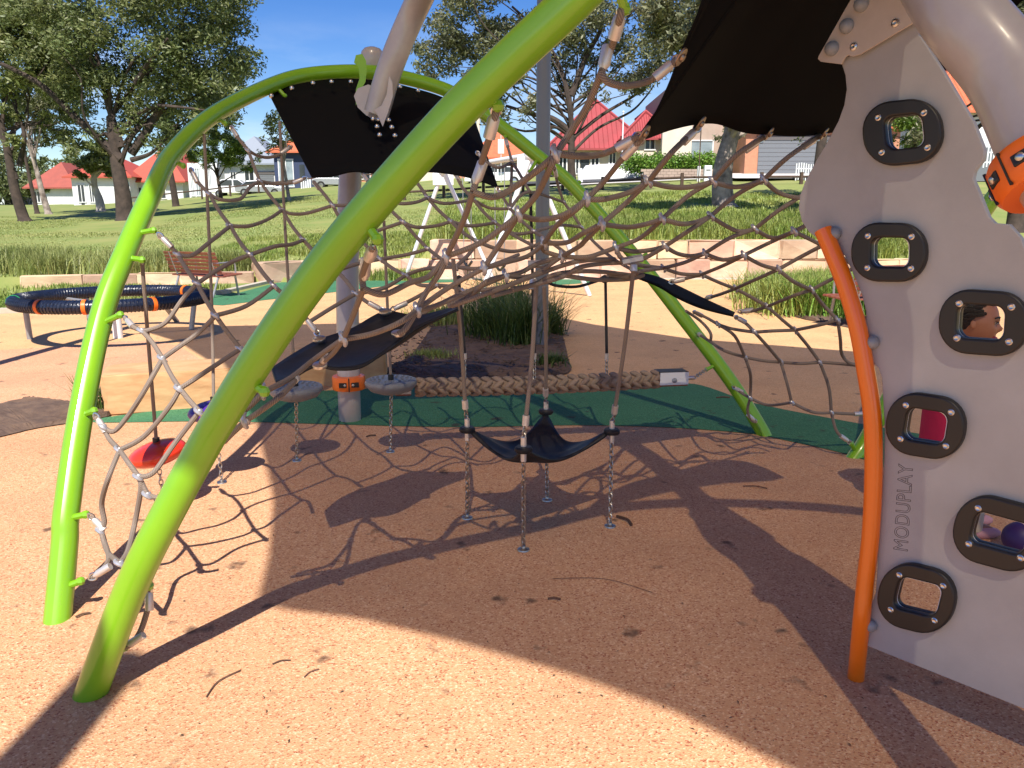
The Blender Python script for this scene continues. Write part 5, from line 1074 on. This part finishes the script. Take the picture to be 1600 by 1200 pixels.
# cars
def car(label, px, yb, Y, ln, mt, ute=False, rz=0, cat='car', name='parked_car'):
    c = AY(px, yb, Y); t = thing(name, label, cat, c)
    T = Matrix.Translation(c) @ Matrix.Rotation(rz, 4, 'Z'); L_ = ln / 2; Wd = .88
    def side(prof, wd, nm, mtl, par):
        q = B(); n_ = len(prof); q.v = [Vector((x, -wd, z)) for x, z in prof] + [Vector((x, wd, z)) for x, z in prof]; q.u = [(0, 0)] * (2 * n_)
        q.f.append(tuple(range(n_))); q.f.append(tuple(range(n_, 2 * n_))[::-1])
        for i in range(n_): j = (i + 1) % n_; q.f.append((j, i, n_ + i, n_ + j))
        q.v = [T @ v for v in q.v]; o = q.build(nm, M[mtl], par, False); bevel(o, .04); return o
    if ute: low = [(-L_, .45), (-L_, .98), (-.35 * L_, 1.0), (.42 * L_, 1.02), (.93 * L_, .92), (L_, .7), (L_, .4)]; cab = [(-.72 * L_, .98), (-.62 * L_, 1.5), (-.5 * L_, 1.68), (.12 * L_, 1.7), (.45 * L_, 1.02)]
    else: low = [(-L_, .4), (-L_, .85), (-.8 * L_, .95), (.45 * L_, .95), (.92 * L_, .82), (L_, .6), (L_, .35)]; cab = [(-.78 * L_, .93), (-.52 * L_, 1.38), (-.05 * L_, 1.44), (.2 * L_, 1.36), (.52 * L_, .93)]
    b = side(low, Wd, 'body', mt, t); side(cab, Wd - .1, 'cabin', mt, b)
    zc = sum(z for _, z in cab) / len(cab); gl = [(x * .93 - .02, zc + (z - zc) * .78) for x, z in cab]
    side(gl, Wd - .075, 'side_window', 'glass', t)
    side([(-.12 * L_, .9), (-.12 * L_, 1.72 if ute else 1.44), (-.06 * L_, 1.72 if ute else 1.44), (-.06 * L_, .9)], Wd - .065, 'door_pillar', mt, t)
    for x in (-.62 * L_, .64 * L_):
        for s_ in (-1, 1):
            cc = T @ Vector((x, s_ * (Wd - .1), .34)); axx = T.to_3x3() @ Vector((0, s_, 0))
            w_ = B().lathe(cc, [(.2, -.1), (.34, -.1), (.36, -.05), (.36, .09), (.33, .12), (.2, .12)], 18, axx).build('wheel', M['tyre'], t)
            B().lathe(cc, [(.2, .1), (.2, .125), (.05, .135)], 14, axx).build('rim', M['steel'], w_)
    for s_ in (-.6, .6):
        B().box(T @ Vector((L_ - .03, s_, .72)), (.1, .3, .14)).build('headlight', M['glass_l'], t, False); B().box(T @ Vector((-L_ + .02, s_, .78)), (.08, .2, .2)).build('tail_light', M['red_plastic'], t, False)
    return t
car('white four wheel drive parked before the grey roofed house', 372, 309, 76, 4.9, 'carw', True, R(6))
car('silver sedan parked just right of the white four wheel drive', 408, 307, 74, 4.3, 'cars', False, R(8))
car('white car parked behind the white swing frame', 777, 292, 58, 4.5, 'carw', False, R(170))
car('dark grey car behind the thin young gum near the rear pole', 527, 296, 72, 4.2, 'cars', False, R(4))
# covered trailer boat
t = thing('covered_trailer', 'long low vehicle wrapped in a crumpled white cover below the crimson roof', 'covered trailer', AY(960, 284, 54))
prof = [(905, 284), (909, 272), (915, 264), (940, 262), (975, 260), (990, 264), (1003, 268), (1011, 274), (1012, 283)]
v0 = [AY(x, y, 53.4) for x, y in prof]; v1 = [AY(x, y, 55.2) + Vector((0, 0, -.04)) for x, y in prof]; vm = [(a + b) / 2 + Vector((0, 0, .25 if 0 < i < 8 else 0)) for i, (a, b) in enumerate(zip(v0, v1))]
nn = len(prof); o = mk('cover', v0 + vm + v1, [(r_ * nn + i, r_ * nn + i + 1, (r_ + 1) * nn + i + 1, (r_ + 1) * nn + i) for r_ in range(2) for i in range(nn - 1)] + [tuple(range(nn))[::-1], tuple(range(2 * nn, 3 * nn))], M['cover'], t)
for x in (925, 985): B().lathe(AY(x, 284, 53.6), [(.1, -.1), (.32, -.1), (.34, .1), (.1, .1)], 14, (0, 1, 0)).build('wheel', M['tyre'], t)
t = thing('white_post', 'short round topped white post left of the covered trailer', 'post', AY(907, 284, 50)); B().tube([AY(907, 286, 50), AY(906, 263, 50)], .16, 12).build('shaft', M['cover'], t)
# ------------------------------------------------------------------ litter
def twig(px, py, ln, an_, r_=.004, crv=.15):
    g = G(px, py, .012); d = Vector((math.cos(an_), math.sin(an_), 0)); n_ = Vector((-d.y, d.x, 0))
    o = B().tube(cat_rom([g - d * ln / 2 + Vector((0, 0, r_)), g + n_ * ln * crv + Vector((0, 0, r_ * 1.3)), g + d * ln / 2 + Vector((0, 0, r_))], 4), r_, 6).build('twig', M['twig'], None)
    return o
for px, py, ln, a_, r_, lab in [(975, 815, .13, -1.1, .007, 'thick brown stick lying right of the front right chain foot'), (866, 937, .05, -.1, .0045, 'short dark twig on open rubber below the hanging seat'), (350, 1068, .16, 1.2, .0022, 'long thin curved stalk on the sunlit rubber near the bottom left'), (440, 1035, .06, .4, .0022, 'small stalk right of the long curved one'), (1180, 762, .13, -.3, .003, 'wavy twig in the shade right of centre'), (130, 962, .05, .7, .004, 'tiny stick beside the far arch left foot'), (487, 1052, .06, .9, .0018, 'slender twig on sunlit rubber'), (940, 915, .42, -.3, .0012, 'hair thin curved grass stem across the shaded rubber'), (1130, 622, .12, .1, .005, 'brown twig on the tan rubber behind the far arch right leg'), (580, 682, .07, .5, .005, 'small dark stick near the rear grey pole foot')]:
    tag(twig(px, py, ln, a_, r_), lab, 'twig')
lit = []
for _ in range(300):
    px = random.uniform(150, 1400); py = 700 + 480 * random.random() ** 1.1; g = G(px, py, .012); lit.append(g)
q = B()
for g in lit:
    a_ = random.uniform(0, 6.3); s_ = random.uniform(.0012, .0045); d = Vector((math.cos(a_), math.sin(a_), 0)) * s_ * random.uniform(1, 2.5); n_ = Vector((-d.y, d.x, 0)).normalized() * s_ * .6
    q.quad(g - d, g - n_ + Vector((0, 0, .002)), g + d, g + n_ + Vector((0, 0, .003)))
o = q.build('leaf_litter', M['twig'], None, False); o['kind'] = 'stuff'; o['label'] = 'tiny dark leaf crumbs scattered over the rubber'; o['category'] = 'leaf litter'
# bark chips in the garden bed
q = B()
for _ in range(700):
    g = G(random.uniform(610, 885), random.uniform(500, 586), .05); a_ = random.uniform(0, 6.3)
    q.box(g + Vector((0, 0, random.uniform(-.02, .015))), (random.uniform(.02, .08), .012, .008), Euler((random.uniform(-.4, .4), random.uniform(-.4, .4), a_)).to_matrix())
o = q.build('bark_mulch', M['soil'], None, False); o['kind'] = 'stuff'; o['label'] = 'brown bark mulch over the garden bed'; o['category'] = 'mulch'
# ------------------------------------------------------------------ child behind the panel
def person():
    t0 = 3.55; H = P(1524, 502, t0)          # centre of the head
    base = Vector((H.x - .02, H.y, 0)); t = thing('person', 'child in a crimson top with black hair, seen through the panel holes', 'person', base)
    bm = bmesh.new(); sk = bm.verts.layers.skin.verify()
    def vv(p, r): v = bm.verts.new(p); v[sk].radius = (r, r) if not isinstance(r, tuple) else r; return v
    hx, hy = H.x, H.y
    pel = vv((hx - .03, hy + .03, .50), .088); pel[sk].use_root = True
    sp1 = vv((hx - .045, hy + .03, .62), .085); sp2 = vv((hx - .06, hy + .03, .74), .09); sp3 = vv((hx - .07, hy + .02, .84), .075)
    nk = vv((hx - .045, hy + .01, .905), .036); nk2 = vv((hx - .025, hy, .96), .034)
    for a, b in ((pel, sp1), (sp1, sp2), (sp2, sp3), (sp3, nk), (nk, nk2)): bm.edges.new((a, b))
    for s_ in (-1, 1):
        sh = vv((hx - .07, hy + .02 + s_ * .11, .83), .04); el = vv((hx + .02, hy + .02 + s_ * .16, .66), .028); wr = vv((hx + .17, hy + .01 + s_ * .13, .60), .02); hd = vv((hx + .23, hy + s_ * .125, .60), (.026, .014))
        bm.edges.new((sp3, sh)); bm.edges.new((sh, el)); bm.edges.new((el, wr)); bm.edges.new((wr, hd))
        for k in range(4):
            f0 = vv((hx + .26, hy + s_ * .125 + (k - 1.5) * .013, .602), .0075); f1 = vv((hx + .285, hy + s_ * .125 + (k - 1.5) * .015, .592), .0068); f2 = vv((hx + .30 - abs(k - 1.3) * .004, hy + s_ * .125 + (k - 1.5) * .016, .575), .006)
            bm.edges.new((hd, f0)); bm.edges.new((f0, f1)); bm.edges.new((f1, f2))
        th = vv((hx + .235, hy + s_ * (.125 - .026), .615), .008); th2 = vv((hx + .262, hy + s_ * (.125 - .034), .612), .007); bm.edges.new((hd, th)); bm.edges.new((th, th2))
        hp = vv((hx - .03, hy + .03 + s_ * .06, .46), .07); kn = vv((hx + .08 + (s_ * .03), hy + .02 + s_ * .075, .27), .046); ak = vv((hx + .10 + s_ * .03, hy + .03 + s_ * .075, .07), .03); to = vv((hx + .21 + s_ * .03, hy + .02 + s_ * .08, .03), .028)
        for a, b in ((pel, hp), (hp, kn), (kn, ak), (ak, to)): bm.edges.new((a, b))
    me = bpy.data.meshes.new('b'); bm.to_mesh(me); bm.free(); ob = bpy.data.objects.new('b', me); COL.objects.link(ob)
    ob.modifiers.new('s', 'SKIN').use_smooth_shade = True; ob.modifiers.new('u', 'SUBSURF').levels = 1
    dg = bpy.context.evaluated_depsgraph_get(); me2 = bpy.data.meshes.new_from_object(ob.evaluated_get(dg)); bpy.data.objects.remove(ob)
    # head: profile looks to +x, slightly down
    bm = bmesh.new(); bm.from_mesh(me2); hm = bmesh.new(); bmesh.ops.create_uvsphere(hm, u_segments=40, v_segments=30, radius=1)
    HM = Matrix.Translation(H) @ Matrix.Rotation(R(8), 4, 'Y') @ Matrix.Rotation(R(-30), 4, 'Z')
    g_ = lambda a, m_, s_: math.exp(-((a - m_) / s_) ** 2)
    for v in hm.verts:
        x, y, z = v.co; X_, Y_, Z_ = x * .098, y * .076, z * .112
        if z < 0: Y_ *= 1 - .22 * (-z); X_ += .012 * (-z)
        if x > 0:
            f = x ** 2
            X_ -= .010 * f * g_(z, 0, .5) 
            X_ += f * (.030 * g_(z, -.14, .16) * g_(y, 0, .16))          # nose
            X_ += f * .008 * g_(z, .22, .12) * g_(y, 0, .6)              # brow
            X_ -= f * .012 * g_(z, .06, .10) * (g_(y, .36, .16) + g_(y, -.36, .16))   # sockets
            X_ += f * .010 * g_(z, -.50, .07) * g_(y, 0, .3)             # lips
            X_ += f * .016 * g_(z, -.82, .16) * g_(y, 0, .4)             # chin
            X_ += f * .010 * g_(z, -.22, .16) * (g_(y, .5, .2) + g_(y, -.5, .2))      # cheeks
        v.co = HM @ Vector((X_, Y_, Z_))
    tmp = bpy.data.meshes.new('h'); hm.to_mesh(tmp); hm.free(); bm.from_mesh(tmp)
    me3 = bpy.data.meshes.new('body'); bm.to_mesh(me3); bm.free(); ob = bpy.data.objects.new('b', me3); COL.objects.link(ob)
    rm = ob.modifiers.new('r', 'REMESH'); rm.mode = 'VOXEL'; rm.voxel_size = .0042; rm.use_smooth_shade = True; sm_ = ob.modifiers.new('s', 'SMOOTH'); sm_.iterations = 2
    me4 = bpy.data.meshes.new_from_object(ob.evaluated_get(bpy.context.evaluated_depsgraph_get())); bpy.data.objects.remove(ob)
    me4.name = 'body'; me4.materials.clear(); me4.materials.append(M['skin']); link(bpy.data.objects.new('body', me4), t)
    hl = lambda x, y, z: HM @ Vector((x, y, z))
    for s_ in (-1, 1):
        B().ball(hl(.080, s_ * .029, .006), .0095, 12, (1, 1.25, .55)).build('eye', M['eye'], t); B().ball(hl(.0865, s_ * .030, .006), .0048, 8); B().tube(cat_rom([hl(.084, s_ * .016, .010), hl(.091, s_ * .030, .0135), hl(.080, s_ * .044, .008)], 4), .0022, 6).build('lash', M['hair'], t); B().ball(hl(.0868, s_ * .030, .006), .0046, 8).build('iris', M['hair'], t)
        B().tube(cat_rom([hl(.088, s_ * .014, .028), hl(.088, s_ * .032, .036), hl(.072, s_ * .052, .028)], 4), .0035, 6).build('eyebrow', M['hair'], t)
        B().ball(hl(-.006, s_ * .073, -.012), .021, 12, (.7, .35, 1.1)).build('ear', M['skin'], t)
    B().tube(cat_rom([hl(.086, -.024, -.056), hl(.098, 0, -.060), hl(.086, .024, -.056)], 5), .0055, 8).build('lip', M['lip'], t)
    B().tube(cat_rom([hl(.082, -.022, -.058), hl(.096, 0, -.071), hl(.082, .022, -.058)], 5), .0065, 8).build('lip', M['lip'], t)
    # hair: cap plus locks and a ponytail
    q = B(); 
    for i in range(420):
        a_ = random.uniform(0, 2 * math.pi); el_ = random.uniform(-.25, 1.5); d = Vector((math.cos(a_) * math.cos(el_), math.sin(a_) * math.cos(el_), math.sin(el_)))
        if d.x > .12 + .5 * max(0, el_) and el_ < .95: continue
        if d.x > -.2 and el_ < .12: continue
        r0 = Vector((d.x * .104, d.y * .084, d.z * .118)); dn = Vector((-.055, d.y * .012, -.02)); q.tube([HM @ r0, HM @ (r0 + dn * .5 + d * .006), HM @ (r0 + dn)], [.008, .009, .004], 5)
    q.ball(HM @ Vector((-.030, 0, .024)), .100, 20, (.86, .80, .98)); q.build('hair', M['hair'], t)
    B().tube(cat_rom([HM @ Vector((-.10, 0, .02)), HM @ Vector((-.15, 0, -.02)), HM @ Vector((-.155, 0, -.12)), HM @ Vector((-.14, 0, -.20))], 5), [.02 + .014 * math.sin(math.pi * i / 16) for i in range(16)], 10).build('ponytail', M['hair'], t)
    # clothes: flared crimson top, cream trousers, pink shoes
    tp = []; SEG = 28
    for (cx, cz, rx, ry) in ((-.05, .885, .05, .06), (-.07, .85, .085, .13), (-.065, .76, .112, .13), (-.05, .65, .112, .13), (-.04, .55, .115, .14), (-.02, .46, .135, .15), (.0, .40, .15, .17)):
        tp.append([(hx + cx + rx * math.cos(2 * math.pi * k / SEG) * (1 + .05 * math.sin(7 * k) * (cz < .6)), hy + .02 + ry * math.sin(2 * math.pi * k / SEG), cz) for k in range(SEG)])
    q = B(); q.v = [Vector(p) for rw in tp for p in rw]; q.u = [(0, 0)] * len(q.v); q.f = [(i * SEG + k, i * SEG + (k + 1) % SEG, (i + 1) * SEG + (k + 1) % SEG, (i + 1) * SEG + k) for i in range(len(tp) - 1) for k in range(SEG)]
    q.build('top', M['pink'], t).modifiers.new('t', 'SOLIDIFY').thickness = .006
    for s_ in (-1, 1):
        B().tube(cat_rom([Vector((hx - .07, hy + .02 + s_ * .10, .84)), Vector((hx - .02, hy + .02 + s_ * .14, .75)), Vector((hx + .03, hy + .02 + s_ * .162, .66))], 5), [.055] * 5 + [.046] * 6, 14).build('sleeve', M['pink'], t)
        B().tube(cat_rom([Vector((hx - .03, hy + .03 + s_ * .06, .5)), Vector((hx + .08 + s_ * .03, hy + .02 + s_ * .075, .27)), Vector((hx + .10 + s_ * .03, hy + .03 + s_ * .075, .05))], 6), [.085] * 3 + [.068] * 5 + [.055] * 5, 14).build('trouser_leg', M['cream_cloth'], t)
        B().ball(Vector((hx + .15 + s_ * .03, hy + .02 + s_ * .08, .032)), .05, 14, (1.9, .8, .62)).build('shoe', M['pink_shoe'], t)
person()
b = G(1590, 868); tag(B().ball((b.x, b.y, .085), .075, 24, (1, 1, 1)).build('play_ball', M['dpurple'], None), 'dark purple ball on the rubber, seen through the low right hand hole', 'ball')
